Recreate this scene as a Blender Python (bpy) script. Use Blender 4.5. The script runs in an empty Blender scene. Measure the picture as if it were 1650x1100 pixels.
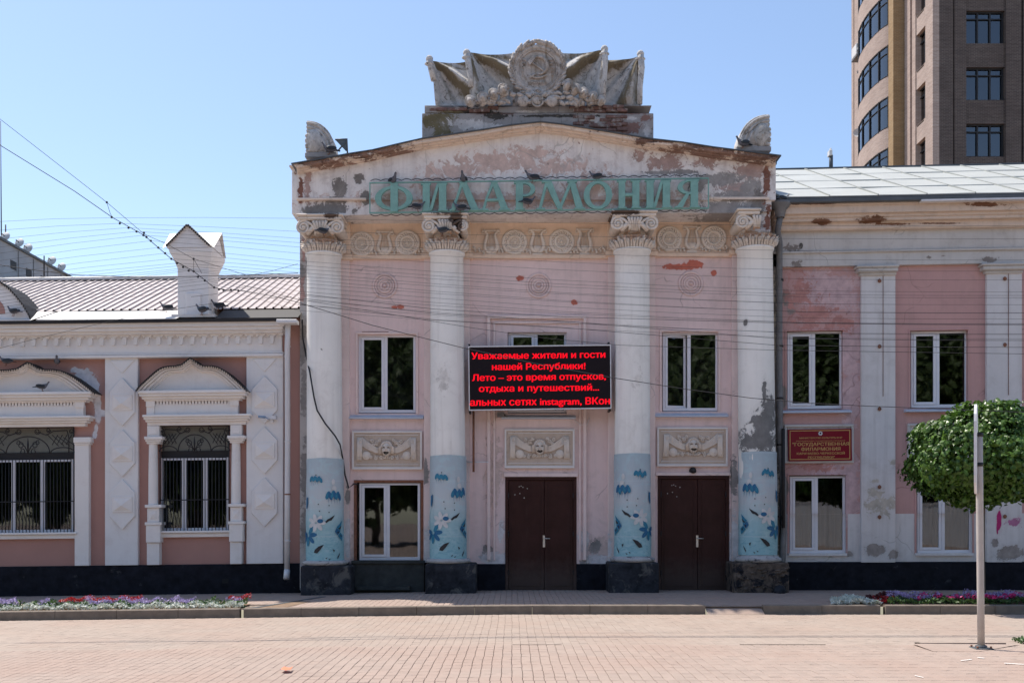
import bpy, math, random
from math import sin, cos, pi, radians, sqrt, atan2, hypot
from mathutils import Vector, Matrix
random.seed(7)
sc = bpy.context.scene
col = sc.collection

# ------------------------------------------------------------------ camera, light
F, DIST, EYE, CX, HY = 1604.0, 22.914, 1.6, 825.0, 838.0
cd = bpy.data.cameras.new('camera'); cam = bpy.data.objects.new('camera', cd); col.objects.link(cam)
cam.location = (0, -DIST, EYE); cam.rotation_euler = (radians(90), 0, 0)
cd.sensor_width = 36; cd.lens = 36*F/1650; cd.shift_y = (HY-550)/1650
cd.clip_start = 0.1; cd.clip_end = 2000
sc.camera = cam
SUN = Vector((-3.95, 3.0, 10.1)).normalized()
EL = math.asin(SUN.z); AZ = atan2(SUN.x, SUN.y)
w = bpy.data.worlds.new('World'); sc.world = w; w.use_nodes = True
nt = w.node_tree; bg = nt.nodes['Background']
sky = nt.nodes.new('ShaderNodeTexSky'); sky.sky_type = 'NISHITA'; sky.sun_disc = False
sky.sun_elevation = EL; sky.sun_rotation = AZ; sky.altitude = 500; sky.air_density = 1.0; sky.dust_density = 0.9; sky.ozone_density = 0.35
nt.links.new(sky.outputs[0], bg.inputs[0]); bg.inputs[1].default_value = 0.106
sl = bpy.data.lights.new('sun', 'SUN'); sl.energy = 3.2; sl.angle = radians(0.53); sl.color = (1.0, 0.93, 0.84)
so = bpy.data.objects.new('sun', sl); col.objects.link(so); so.rotation_euler = SUN.to_track_quat('Z', 'Y').to_euler(); so.location = SUN*60
vs = sc.view_settings; vs.view_transform = 'Standard'; vs.look = 'None'; vs.gamma = 1; vs.use_curve_mapping = False
vs.exposure = 1.0
sc.cycles.max_bounces = 8; sc.cycles.diffuse_bounces = 4; sc.cycles.transparent_max_bounces = 12

# ------------------------------------------------------------------ geometry helpers
def P(px, py, Y=0.0):
    s = (DIST+Y)/F
    return Vector(((px-CX)*s, Y, EYE+(HY-py)*s))
def S(Y=0.0): return (DIST+Y)/F          # metres per photo pixel at that depth
def gz(X): return 0.0125*min(X, 0.0)
ORG = {}
class MB:
    def __init__(s): s.v = []; s.f = []; s.m = []; s.sm = []; s.cur = 0
    def add(s, vs_, fs, smooth=False):
        b = len(s.v); s.v += [tuple(p) for p in vs_]
        for f in fs: s.f.append([b+i for i in f]); s.m.append(s.cur); s.sm.append(smooth)
    def box(s, x0, x1, y0, y1, z0, z1):
        s.add([(x0,y0,z0),(x1,y0,z0),(x1,y1,z0),(x0,y1,z0),(x0,y0,z1),(x1,y0,z1),(x1,y1,z1),(x0,y1,z1)],
              [(0,3,2,1),(4,5,6,7),(0,1,5,4),(1,2,6,5),(2,3,7,6),(3,0,4,7)])
    def px(s, x0, y0, x1, y1, Yf, Yb):
        a = P(x0, y1, Yf); b = P(x1, y0, Yf); s.box(a.x, b.x, Yf, Yb, a.z, b.z)
    def prism(s, pts, Yf, Yb, smooth=False):           # pts in (X,Z)
        n = len(pts); A = sum(pts[i][0]*pts[(i+1)%n][1]-pts[(i+1)%n][0]*pts[i][1] for i in range(n))
        if A < 0: pts = pts[::-1]
        s.add([(x,Yf,z) for x,z in pts]+[(x,Yb,z) for x,z in pts], [list(range(n)), list(range(2*n-1,n-1,-1))]+
              [(i, i+n, (i+1)%n+n, (i+1)%n) for i in range(n)], smooth)
    def pprism(s, pts, Yf, Yb):                        # pts in photo pixels at depth Yf
        q = [P(x, y, Yf) for x, y in pts]; s.prism([(a.x, a.z) for a in q], Yf, Yb)
    def strip(s, top, bot, Yf, Yb):                    # ribbon polygon between two px polylines of the same length
        for i in range(len(top)-1): s.pprism([top[i], top[i+1], bot[i+1], bot[i]], Yf, Yb)
    def tube(s, pts, r, n=6, smooth=True, cap=True):
        pts = [Vector(p) for p in pts]; rs = r if isinstance(r, (list, tuple)) else [r]*len(pts)
        rings = []; up = Vector((0.13,0.31,0.94))
        for i, p in enumerate(pts):
            t = (pts[min(i+1,len(pts)-1)]-pts[max(i-1,0)])
            if t.length < 1e-9: t = Vector((0,0,1))
            t.normalize(); a = t.cross(up)
            if a.length < 1e-3: a = t.cross(Vector((1,0,0)))
            a.normalize(); b = t.cross(a)
            rings.append([p+(a*cos(2*pi*k/n)+b*sin(2*pi*k/n))*rs[i] for k in range(n)])
        vs_ = [q for R in rings for q in R]; fs = []
        for i in range(len(pts)-1):
            for k in range(n): fs.append((i*n+k, i*n+(k+1)%n, (i+1)*n+(k+1)%n, (i+1)*n+k))
        if cap: fs.append(list(range(n))[::-1]); fs.append([(len(pts)-1)*n+k for k in range(n)])
        s.add(vs_, fs, smooth)
    def lathe(s, prof, c, n=32, smooth=True, a0=0, a1=2*pi, sy=1.0):   # prof = [(r,z)], z absolute
        full = abs(a1-a0-2*pi) < 1e-6; m = n if full else n+1; vs_ = []; fs = []
        for r, z in prof:
            for k in range(m):
                a = a0+(a1-a0)*k/n; vs_.append((c[0]+r*cos(a), c[1]+r*sin(a)*sy, z))
        for i in range(len(prof)-1):
            for k in range(n):
                k2 = (k+1) % m if full else k+1
                fs.append((i*m+k, i*m+k2, (i+1)*m+k2, (i+1)*m+k))
        s.add(vs_, fs, smooth)
        if full:
            s.add([(c[0]+prof[-1][0]*cos(2*pi*k/n), c[1]+prof[-1][0]*sin(2*pi*k/n)*sy, prof[-1][1]) for k in range(n)], [list(range(n))])
    def ball(s, c, rx, ry, rz, n=8, m=6, rot=None):
        vs_ = []; fs = []
        for i in range(m+1):
            t = pi*i/m
            for k in range(n):
                a = 2*pi*k/n; q = Vector((rx*sin(t)*cos(a), ry*sin(t)*sin(a), rz*cos(t)))
                if rot is not None: q = rot @ q
                vs_.append(Vector(c)+q)
        for i in range(m):
            for k in range(n): fs.append((i*n+k, (i+1)*n+k, (i+1)*n+(k+1)%n, i*n+(k+1)%n))
        s.add(vs_, fs, True)
    def ring(s, c, R, r, n=32, m=6, sy=1.0, a0=0, a1=2*pi, sz=1.0):     # torus lying in the XZ plane
        full = abs(a1-a0-2*pi) < 1e-6; k1 = n if full else n+1; vs_ = []; fs = []
        for i in range(k1):
            a = a0+(a1-a0)*i/n
            for j in range(m):
                b = 2*pi*j/m; q = R+r*cos(b); vs_.append((c[0]+q*cos(a), c[1]+r*sin(b)*sy, c[2]+q*sin(a)*sz))
        for i in range(n):
            i2 = (i+1) % k1 if full else i+1
            for j in range(m): fs.append((i*m+j, i*m+(j+1)%m, i2*m+(j+1)%m, i2*m+j))
        s.add(vs_, fs, True)
    def disc(s, c, R, Yf, Yb, n=32):
        s.prism([(c[0]+R*cos(2*pi*k/n), c[2]+R*sin(2*pi*k/n)) for k in range(n)], Yf, Yb)
    def spiral(s, c, R, turns, r, d=1, a0=pi/2, n=26, rot=0):
        pts = []
        for i in range(n):
            t = i/(n-1); a = a0+d*2*pi*turns*t; q = R*(1-0.82*t); pts.append((c[0]+q*cos(a), c[1]-0.02*t, c[2]+q*sin(a)))
        s.tube(pts, [r*(1-0.4*i/(n-1)) for i in range(n)], 6)
    def wall(s, x0, y0, x1, y1, holes, Yf, Yb, xs=(), ys=()):     # px wall with px holes and their reveals
        X = sorted(set([x0, x1]+[h[0] for h in holes]+[h[2] for h in holes]+list(xs)))
        Z = sorted(set([y0, y1]+[h[1] for h in holes]+[h[3] for h in holes]+list(ys)))
        for i in range(len(X)-1):
            for j in range(len(Z)-1):
                mx, my = (X[i]+X[i+1])/2, (Z[j]+Z[j+1])/2
                if any(h[0] < mx < h[2] and h[1] < my < h[3] for h in holes): continue
                a = P(X[i], Z[j+1], Yf); b = P(X[i+1], Z[j], Yf)
                s.add([(a.x,Yf,a.z),(b.x,Yf,a.z),(b.x,Yf,b.z),(a.x,Yf,b.z)], [(0,1,2,3)])
        for h in holes:
            a = P(h[0], h[3], Yf); b = P(h[2], h[1], Yf)
            s.add([(a.x,Yf,a.z),(b.x,Yf,a.z),(b.x,Yf,b.z),(a.x,Yf,b.z),(a.x,Yb,a.z),(b.x,Yb,a.z),(b.x,Yb,b.z),(a.x,Yb,b.z)],
                  [(0,4,5,1),(1,5,6,2),(2,6,7,3),(3,7,4,0)])
    def obj(s, name, mat, parent=None, label=None, kind=None, shear=None, bevel=0, cat=None, group=None):
        me = bpy.data.meshes.new(name)
        vv = s.v if shear is None else [shear(p) for p in s.v]
        o = bpy.data.objects.new(name, me)
        if parent is not None:
            og = ORG[parent.name]; ORG[o.name] = og; o.parent = parent
            vv = [(p[0]-og[0], p[1]-og[1], p[2]-og[2]) for p in vv]
        else: ORG[o.name] = (0,0,0)
        me.from_pydata(vv, [], s.f); me.validate(clean_customdata=False)
        ms = mat if isinstance(mat, (list, tuple)) else [mat]
        for m_ in ms: me.materials.append(m_)
        if len(me.polygons) == len(s.m):
            me.polygons.foreach_set('material_index', s.m); me.polygons.foreach_set('use_smooth', s.sm)
        me.update(); col.objects.link(o)
        if bevel:
            b = o.modifiers.new('bevel', 'BEVEL'); b.width = bevel; b.segments = 1; b.limit_method = 'ANGLE'; b.angle_limit = radians(50)
        tag(o, label, cat, group, kind)
        return o
def tag(o, label=None, cat=None, group=None, kind=None):
    if label: o['label'] = label
    if cat: o['category'] = cat
    if group: o['group'] = group
    if kind: o['kind'] = kind
    return o
def root(name, loc, label, cat, group=None):
    o = bpy.data.objects.new(name, None); col.objects.link(o); o.location = loc; o.empty_display_size = 0.3
    ORG[o.name] = tuple(loc); return tag(o, label, cat, group)
def child_copy(o, parent):
    c = o.copy(); col.objects.link(c); c.parent = parent; return c

# ------------------------------------------------------------------ materials
class N:
    def __init__(s, name):
        s.m = bpy.data.materials.new(name); s.m.use_nodes = True; s.t = s.m.node_tree
        s.b = s.t.nodes['Principled BSDF']; s.geo = None
    def n(s, typ, **kw):
        x = s.t.nodes.new(typ)
        for k, v in kw.items(): setattr(x, k, v)
        return x
    def l(s, a, b): s.t.links.new(a, b)
    def pos(s):
        if s.geo is None: s.geo = s.n('ShaderNodeNewGeometry')
        return s.geo.outputs['Position']
    def vmul(s, v, sc3, off=None):
        x = s.n('ShaderNodeVectorMath', operation='MULTIPLY_ADD'); s.l(v, x.inputs[0]); x.inputs[1].default_value = sc3
        x.inputs[2].default_value = off or (0,0,0); return x.outputs[0]
    def noise(s, v, scale, detail=4, rough=0.6, dist=0.0):
        x = s.n('ShaderNodeTexNoise'); s.l(v, x.inputs['Vector']); x.inputs['Scale'].default_value = scale
        x.inputs['Detail'].default_value = detail; x.inputs['Roughness'].default_value = rough; x.inputs['Distortion'].default_value = dist
        return x.outputs[0]
    def math(s, op, a, b=0.0, clamp=False):
        x = s.n('ShaderNodeMath', operation=op); x.use_clamp = clamp
        for i, q in enumerate((a, b)):
            if hasattr(q, 'links'): s.l(q, x.inputs[i])
            else: x.inputs[i].default_value = q
        return x.outputs[0]
    def rng(s, v, a, b, c=0.0, d=1.0):
        x = s.n('ShaderNodeMapRange'); s.l(v, x.inputs[0])
        for i, q in enumerate((a, b, c, d)): x.inputs[i+1].default_value = q
        return x.outputs[0]
    def mix(s, f, a, b, mode='MIX'):
        x = s.n('ShaderNodeMix', data_type='RGBA', blend_type=mode)
        if hasattr(f, 'links'): s.l(f, x.inputs[0])
        else: x.inputs[0].default_value = f
        for i, q in ((6, a), (7, b)):
            if hasattr(q, 'links'): s.l(q, x.inputs[i])
            else: x.inputs[i].default_value = (*q[:3], 1)
        return x.outputs[2]
    def fin(s, colr, rough=0.85, bump=None, bs=0.3, bd=0.01, metal=0.0, spec=0.3):
        if hasattr(colr, 'links'): s.l(colr, s.b.inputs['Base Color'])
        else: s.b.inputs['Base Color'].default_value = (*colr[:3], 1)
        if hasattr(rough, 'links'): s.l(rough, s.b.inputs['Roughness'])
        else: s.b.inputs['Roughness'].default_value = rough
        s.b.inputs['Metallic'].default_value = metal; s.b.inputs['Specular IOR Level'].default_value = spec
        if bump is not None:
            x = s.n('ShaderNodeBump'); x.inputs['Strength'].default_value = bs; x.inputs['Distance'].default_value = bd
            s.l(bump, x.inputs['Height']); s.l(x.outputs[0], s.b.inputs['Normal'])
        return s.m
def plaster(name, base, layers=(), rough=0.88, vary=0.10, streak=0.18, chips=None, chipcol=(0.45,0.40,0.36), Y=0.0, bs=0.5, bd=0.012,
            dirt=(0.22,0.19,0.16), dirtamt=0.35, dirt_scale=0.9, cracks=0.6):
    k = N(name); p = k.pos(); off = random.random()*50
    pn = k.vmul(p, (1,1,1), (off, off*0.3, 0))
    big = k.noise(pn, 1.1, 5, 0.65); fine = k.noise(pn, 28, 4, 0.7)
    c = k.mix(k.rng(big, 0.3, 0.7), [q*(1-vary) for q in base], [min(1, q*(1+vary*0.6)) for q in base])
    st = k.noise(k.vmul(p, (7,7,0.35), (off,0,0)), 1.0, 4, 0.6)
    c = k.mix(k.math('MULTIPLY', k.rng(st, 0.5, 0.75), streak), c, dirt)
    dn = k.noise(pn, dirt_scale*2.2, 8, 0.72, 0.4)
    c = k.mix(k.math('MULTIPLY', k.rng(dn, 0.52, 0.72), dirtamt), c, dirt)
    h = k.math('MULTIPLY', fine, 0.25)
    edge = k.noise(pn, 3.6, 9, 0.74, 0.9); edge2 = k.noise(pn, 15, 5, 0.75, 0.5)
    for lay in layers:
        colr, blobs = lay[0], lay[1]; amp = lay[2] if len(lay) > 2 else 1.5; depth = lay[3] if len(lay) > 3 else 1.0
        d = None
        for (bx, by, rx, ry) in blobs:
            cc = P(bx, by, Y); sx, sz = rx*S(Y), ry*S(Y)
            q = k.vmul(p, (1/sx, 0, 1/sz), (-cc.x/sx, 0, -cc.z/sz))
            L = k.n('ShaderNodeVectorMath', operation='LENGTH'); k.l(q, L.inputs[0])
            d = L.outputs['Value'] if d is None else k.math('MINIMUM', d, L.outputs['Value'])
        nz = k.math('ADD', k.math('MULTIPLY', k.math('SUBTRACT', edge, 0.5), amp*3.4), k.math('MULTIPLY', k.math('SUBTRACT', edge2, 0.5), amp*1.3))
        hal = k.rng(k.math('ADD', d, nz), 1.75, 0.9); c = k.mix(k.math('MULTIPLY', hal, 0.30), c, [(q+b_)*0.46 for q, b_ in zip(colr, base)])
        m = k.rng(k.math('ADD', d, nz), 1.02, 0.90)
        sh = k.noise(pn, 4.5, 7, 0.7)
        c2 = k.mix(k.rng(sh, 0.3, 0.7), [q*0.72 for q in colr], [min(1, q*1.2) for q in colr])
        c = k.mix(m, c, c2); h = k.math('SUBTRACT', h, k.math('MULTIPLY', m, 1.2*depth))
    if cracks:
        vw = k.n('ShaderNodeVectorMath', operation='MULTIPLY_ADD'); nz3 = k.n('ShaderNodeTexNoise'); k.l(pn, nz3.inputs['Vector']); nz3.inputs['Scale'].default_value = 1.6; nz3.inputs['Detail'].default_value = 3; nz3.inputs['Roughness'].default_value = 0.35
        k.l(nz3.outputs['Color'], vw.inputs[0]); vw.inputs[1].default_value = (0.75,0.75,0.75); k.l(pn, vw.inputs[2])
        vo = k.n('ShaderNodeTexVoronoi', feature='DISTANCE_TO_EDGE'); k.l(vw.outputs[0], vo.inputs['Vector']); vo.inputs['Scale'].default_value = 0.65
        gate = k.rng(k.noise(k.vmul(p,(1,1,1),(off*2,7,3)), 0.9, 3, 0.5), 0.56-cracks*.06, 0.62-cracks*.06)
        m = k.math('MULTIPLY', k.rng(vo.outputs['Distance'], 0.007, 0.002), gate)
        c = k.mix(k.math('MULTIPLY', m, 0.5), c, [q*0.45 for q in base]); h = k.math('SUBTRACT', h, k.math('MULTIPLY', m, 0.8))
    if chips:
        cn = k.noise(k.vmul(p, (1,1,1), (off+9,3,1)), chips[0], 6, 0.72, 0.3)
        m = k.rng(cn, chips[1], chips[1]+0.012)
        c = k.mix(m, c, chipcol); h = k.math('SUBTRACT', h, m)
    return k.fin(c, rough, h, bs, bd)
def simple(name, colr, rough=0.6, vary=0.12, scale=6, metal=0.0, spec=0.4, bump=0.0, dirt=None):
    k = N(name); p = k.pos(); nz = k.noise(p, scale, 6, 0.65)
    c = k.mix(k.rng(nz, 0.3, 0.7), [q*(1-vary) for q in colr], [min(1,q*(1+vary)) for q in colr])
    if dirt:
        d2 = k.noise(p, scale*0.45, 8, 0.72, 0.5); c = k.mix(k.rng(d2, dirt[1], dirt[1]+0.08), c, dirt[0])
    return k.fin(c, rough, nz if bump else None, bump, 0.01, metal, spec)

CEM = (0.26,0.25,0.245); CEMD = (0.17,0.16,0.155); WHT = (0.66,0.645,0.66); BRK = (0.24,0.115,0.085)
M = {}
M['pink'] = plaster('pink_plaster', (0.80,0.635,0.615), [
    ((0.56,0.17,0.12), [(1095,430,26,5),(1118,426,14,7),(635,495,5,3),(646,494,5,4),(838,448,6,4),(1150,440,4,4),(925,487,5,4)], 0.7),
    ((0.62,0.50,0.46), [(915,780,9,30),(965,885,20,22),(795,760,12,60),(1180,840,8,50),(570,880,6,40),(690,880,6,30)], 1.3),
    (CEM, [(958,880,9,14),(944,905,9,12),(786,888,8,14),(1184,762,7,34),(562,735,2,10),(690,868,3,10)], 0.9),
    (WHT, [(962,900,22,9),(800,900,26,10),(940,870,8,22),(1180,880,9,28),(808,855,6,20)], 0.9)], chips=(5.5,0.74), chipcol=(0.52,0.25,0.20), streak=0.16, dirtamt=0.25, cracks=0.25)
M['pilaster_pink'] = plaster('pale_pink_plaster', (0.82,0.67,0.635), [
    ((0.30,0.28,0.27), [(686,760,5,20),(1183,770,6,34),(560,800,4,16)], 1.0),
    (WHT, [(562,870,9,32),(688,875,8,30),(1184,870,8,36),(980,880,6,20)], 1.1)], chips=(7,0.73), chipcol=(0.33,0.23,0.2), streak=0.15, dirtamt=0.2, Y=-0.12)
M['pier_left'] = plaster('peeling_grey_plaster', (0.55,0.52,0.50), [((0.30,0.28,0.27), [(487,560,5,30),(489,640,5,40),(490,760,6,50),(492,850,8,30),(486,440,4,20)], 1.4),
    ((0.48,0.30,0.27), [(487,470,4,20),(489,400,3,20)], 1.2)], chips=(5,0.6), chipcol=CEM, Y=-0.12)
M['pier_right'] = plaster('badly_peeling_plaster', (0.50,0.47,0.42), [((0.20,0.18,0.165), [(1248,440,5,40),(1249,540,5,40),(1250,620,8,60),(1255,700,9,80),(1259,830,9,60)], 1.5),
    ((0.42,0.36,0.27), [(1248,490,3,40),(1248,560,3,30)], 1.2)], chips=(6,0.55), chipcol=(0.2,0.18,0.15), Y=-0.12)
M['column'] = plaster('white_column_paint', (0.87,0.845,0.80), [((0.68,0.65,0.61), [(714,612,8,18),(1028,610,6,14)], 2.2, 0.1)], chips=(9,0.705), chipcol=(0.3,0.28,0.26), Y=-0.8, cracks=0, vary=0.06, dirtamt=0.30, streak=0.25, dirt=(0.42,0.38,0.34))
M['column_worn'] = plaster('white_paint_fallen_to_cement', (0.87,0.845,0.80), [((0.205,0.20,0.195), [(1228,708,30,22),(1232,682,22,24),(1240,658,14,24),(1231,632,3.5,20),(1210,712,14,12)], 0.9), ((0.2,0.19,0.18), [(1203,518,3,6)], 0.4)],
    chips=(6,0.72), chipcol=(0.3,0.28,0.26), Y=-0.8, cracks=0, vary=0.06, dirtamt=0.22, dirt=(0.42,0.38,0.34))
M['capital'] = plaster('stained_capital_plaster', (0.76,0.68,0.60), [((0.55,0.36,0.25), [(522,384,34,6),(721,382,34,6),(1018,379,34,6),(1216,376,34,6)], 1.4, 0.2),
    ((0.14,0.10,0.08), [(735,352,10,12),(740,365,5,9),(535,350,10,4),(1005,345,26,4),(716,345,20,4)], 1.0)], chips=(7,0.66), chipcol=(0.33,0.26,0.22), Y=-0.8)
M['frieze'] = plaster('peach_frieze_plaster', (0.84,0.66,0.52), [], chips=(8,0.74), chipcol=(0.40,0.28,0.2), dirtamt=0.3, dirt=(0.42,0.31,0.22))  # peach base colour carries the warm light bounced up from the paving
M['relief_ground'] = plaster('stained_relief_ground', (0.58,0.48,0.40), [], chips=None, dirtamt=0.6, dirt=(0.36,0.26,0.18), dirt_scale=3)
M['relief'] = plaster('cream_relief_plaster', (0.76,0.68,0.60), [], chips=None, dirtamt=0.5, dirt=(0.46,0.34,0.25), dirt_scale=3)
M['entab'] = plaster('weathered_pediment_plaster', (0.80,0.765,0.745), [
    ((0.60,0.46,0.41), [(800,262,60,16),(900,268,50,14),(725,275,40,12),(860,245,40,10),(960,300,40,20),(700,300,30,20),(880,320,280,12)], 1.8, 0.1),
    ((0.42,0.30,0.27), [(1055,262,16,12),(1080,260,20,20),(1140,262,18,9),(1210,275,26,22),(1190,300,30,12),(520,262,30,6),(1030,250,10,10),(495,300,6,30)], 1.7),
    ((0.33,0.31,0.30), [(1160,288,46,9),(1212,300,16,14),(1100,276,26,4),(1060,277,24,3),(1190,316,40,9),(1175,335,50,14),(1215,340,22,30),(1120,300,14,9)], 1.2),
    ((0.235,0.215,0.20), [(548,303,13,17),(540,322,20,6),(578,288,8,8),(530,335,36,10),(500,338,16,8),(1225,325,12,20),(588,318,7,10)], 0.9),
    (BRK, [(1236,290,5,36),(1240,350,6,20),(484,300,4,20)], 1.3)], chips=(4.2,0.66), chipcol=(0.36,0.27,0.24), Y=-0.8, vary=0.14, dirtamt=0.62, dirt=(0.36,0.30,0.285), dirt_scale=1.3, streak=0.35, cracks=1.3)
M['cornice'] = plaster('broken_cornice_plaster', (0.78,0.655,0.56), [
    ((0.20,0.125,0.10), [(600,245,60,4),(560,251,50,4),(500,264,24,4),(640,238,12,4),(1070,228,40,4),(1130,238,50,5),(1220,252,44,7),(1000,213,40,2),(1055,222,16,7)], 1.2),
    ((0.3,0.19,0.15), [(620,243,40,8),(1150,247,60,6),(1090,240,20,6),(520,262,40,6)], 1.8)], chips=(6,0.68), chipcol=(0.25,0.15,0.11), Y=-1.0, dirtamt=0.6, dirt=(0.33,0.24,0.19), dirt_scale=2)
M['attic'] = plaster('mossy_grey_concrete', (0.33,0.315,0.31), [
    ((0.15,0.125,0.07), [(712,200,26,16),(700,190,18,10),(735,178,20,4),(722,215,10,8)], 1.6, 0.2),
    ((0.55,0.53,0.52), [(755,200,30,8),(790,205,20,6),(960,192,8,8),(1042,208,8,12),(850,178,20,3),(1018,190,12,3)], 1.4),
    ((0.22,0.13,0.11), [(1000,205,40,10),(1042,190,10,6),(1020,180,40,3),(800,182,34,3)], 1.1),
    ((0.06,0.055,0.05), [(770,178,22,4),(800,186,18,6),(745,172,12,3),(900,186,70,2)], 1.3)], chips=(7,0.62), chipcol=(0.14,0.12,0.1), Y=-0.75, dirtamt=0.6, dirt=(0.15,0.13,0.11))
def sculpt(name, base, moss, mossamt=0.6, attr=None):
    k = N(name); p = k.pos(); a = k.noise(k.vmul(p,(3.2,2,1.6)), 1.0, 8, 0.74, 1.6); b_ = k.noise(p, 9, 8, 0.75); c_ = k.noise(p, 40, 3, 0.6)
    c = k.mix(k.rng(b_, 0.35, 0.65), [q*0.7 for q in base], [min(1,q*1.15) for q in base])
    if attr:
        at_ = k.n('ShaderNodeAttribute', attribute_name=attr); a2 = k.math('ADD', k.math('MULTIPLY', at_.outputs['Fac'], 0.5), k.math('SUBTRACT', a, 0.5)); a2 = k.math('ADD', a2, k.math('MULTIPLY', k.math('SUBTRACT', b_, 0.5), 0.9))
        c = k.mix(k.math('MULTIPLY', k.rng(a2, 0.12, 0.42), mossamt), c, moss)
    else: c = k.mix(k.math('MULTIPLY', k.rng(a, 0.48, 0.60), mossamt), c, moss)
    c = k.mix(k.math('MULTIPLY', k.rng(k.noise(p, 6, 9, 0.8, 1.0), 0.54, 0.60), 0.8), c, (0.11,0.095,0.08))
    return k.fin(c, 0.92, k.math('ADD', b_, k.math('MULTIPLY', c_, 0.3)), 0.6, 0.02)
M['flag'] = sculpt('lichen_stained_concrete', (0.58,0.56,0.54), (0.135,0.10,0.048), 0.9, 'lichen')
M['medal'] = sculpt('pale_weathered_concrete', (0.52,0.475,0.44), (0.20,0.15,0.10), 0.6)
M['acro'] = sculpt('cracked_white_concrete', (0.55,0.53,0.51), (0.2,0.17,0.10), 0.4)
M['wing_white'] = plaster('white_wing_paint', (0.75,0.74,0.74), [], vary=0.05, streak=0.10, dirtamt=0.22, dirt=(0.42,0.37,0.34), bs=0.3, cracks=0)
M['wing_trim'] = plaster('white_window_trim_paint', (0.78,0.75,0.73), [], vary=0.05, streak=0.05, dirtamt=0.22, dirt=(0.50,0.42,0.36), bs=0.3, cracks=0)
M['wing_brown'] = plaster('dusty_rose_paint', (0.42,0.235,0.20), [((0.62,0.62,0.66), [(135,605,16,12),(148,625,12,22),(158,655,6,26),(120,596,8,5),(155,690,3,8),(163,665,8,6),(68,573,6,1.5),(153,700,4,6)], 0.55)], vary=0.06, streak=0.05, dirtamt=0.1, dirt=(0.3,0.2,0.18), cracks=0)
M['rw_pink'] = plaster('rose_plaster', (0.54,0.325,0.305), [
    ((0.56,0.40,0.41), [(1330,470,60,40),(1370,560,26,60),(1370,640,18,60),(1350,750,60,16),(1370,800,20,60)], 1.2, 0.1),
    ((0.27,0.24,0.22), [(1267,480,8,14),(1275,500,8,8),(1262,640,5,26),(1262,720,3,40),(1264,790,6,20),(1262,860,6,24),(1272,490,12,4)], 1.0),
    ((0.48,0.24,0.215), [(1285,470,16,26),(1310,510,30,20),(1350,520,26,12),(1310,752,30,6)], 2.6, 0.2)], chips=(7,0.70), chipcol=(0.36,0.2,0.18), streak=0.2, dirtamt=0.2)
M['rw_white'] = plaster('worn_white_plaster', (0.67,0.65,0.65), [
    ((0.36,0.32,0.30), [(1410,885,16,10),(1440,893,10,7),(1370,892,6,6),(1625,890,24,12),(1602,875,6,8)], 0.8),
    ((0.50,0.46,0.40), [(1418,815,18,14),(1412,795,14,8),(1408,775,6,3),(1440,745,6,6)], 1.8, 0.3),
    ((0.45,0.03,0.16), [(1609,838,4,16),(1606,850,1.5,10)], 0.35, 0),
    ((0.50,0.2,0.35), [(1632,842,10,6)], 1.9, 0)], chips=(6,0.72), chipcol=(0.3,0.27,0.25), Y=-0.05, dirtamt=0.22)
M['rw_frieze'] = plaster('cracked_white_frieze', (0.56,0.54,0.52), [((0.06,0.055,0.05), [(1291,396,3,5)], 0.3),
    ((0.25,0.22,0.2), [(1275,400,10,6),(1285,425,10,6),(1497,414,4,2),(1520,412,4,1.5),(1592,418,10,4),(1268,440,4,8)], 1.6)], chips=(8,0.72), chipcol=(0.28,0.25,0.24), Y=-0.1)
M['rw_cornice'] = plaster('peach_cracked_cornice', (0.66,0.54,0.45), [((0.20,0.10,0.06), [(1326,355,14,4),(1410,352,22,5),(1440,357,30,2),(1300,330,40,2),(1585,331,34,3),(1520,356,40,1.2)], 0.9)],
    chips=(7,0.70), chipcol=(0.3,0.22,0.17), Y=-0.4, dirtamt=0.4)
M['navy'] = simple('navy_black_plinth_paint', (0.011,0.012,0.018), 0.8, 0.5, 5, spec=0.15, bump=0.4, dirt=((0.05,0.05,0.056), 0.60))
M['plinth'] = simple('worn_black_column_base', (0.028,0.030,0.037), 0.9, 0.6, 5, spec=0.15, bump=0.8, dirt=((0.11,0.105,0.10), 0.55))
M['plinth_brk'] = simple('crumbled_brick_column_base', (0.11,0.085,0.07), 0.95, 0.5, 9, spec=0.1, bump=1.0, dirt=((0.02,0.02,0.025), 0.50))
M['plinth_cap'] = simple('chipped_white_base_ring', (0.42,0.41,0.41), 0.85, 0.2, 8, bump=0.5, dirt=((0.035,0.035,0.04), 0.55))
M['apron'] = simple('dark_green_grey_cement', (0.05,0.055,0.055), 0.9, 0.3, 4, spec=0.1, bump=0.4, dirt=((0.13,0.115,0.09), 0.64))
M['pvc'] = simple('white_plastic_frame', (0.72,0.73,0.78), 0.35, 0.03, 5)
M['sillm'] = simple('blue_white_sheet_metal', (0.50,0.56,0.66), 0.5, 0.08, 7)
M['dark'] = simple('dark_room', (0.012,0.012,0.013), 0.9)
M['rust'] = simple('raw_rust_brown_reveal', (0.24,0.11,0.07), 0.95, 0.3, 12, bump=0.6, dirt=((0.09,0.05,0.035), 0.58))
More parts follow.
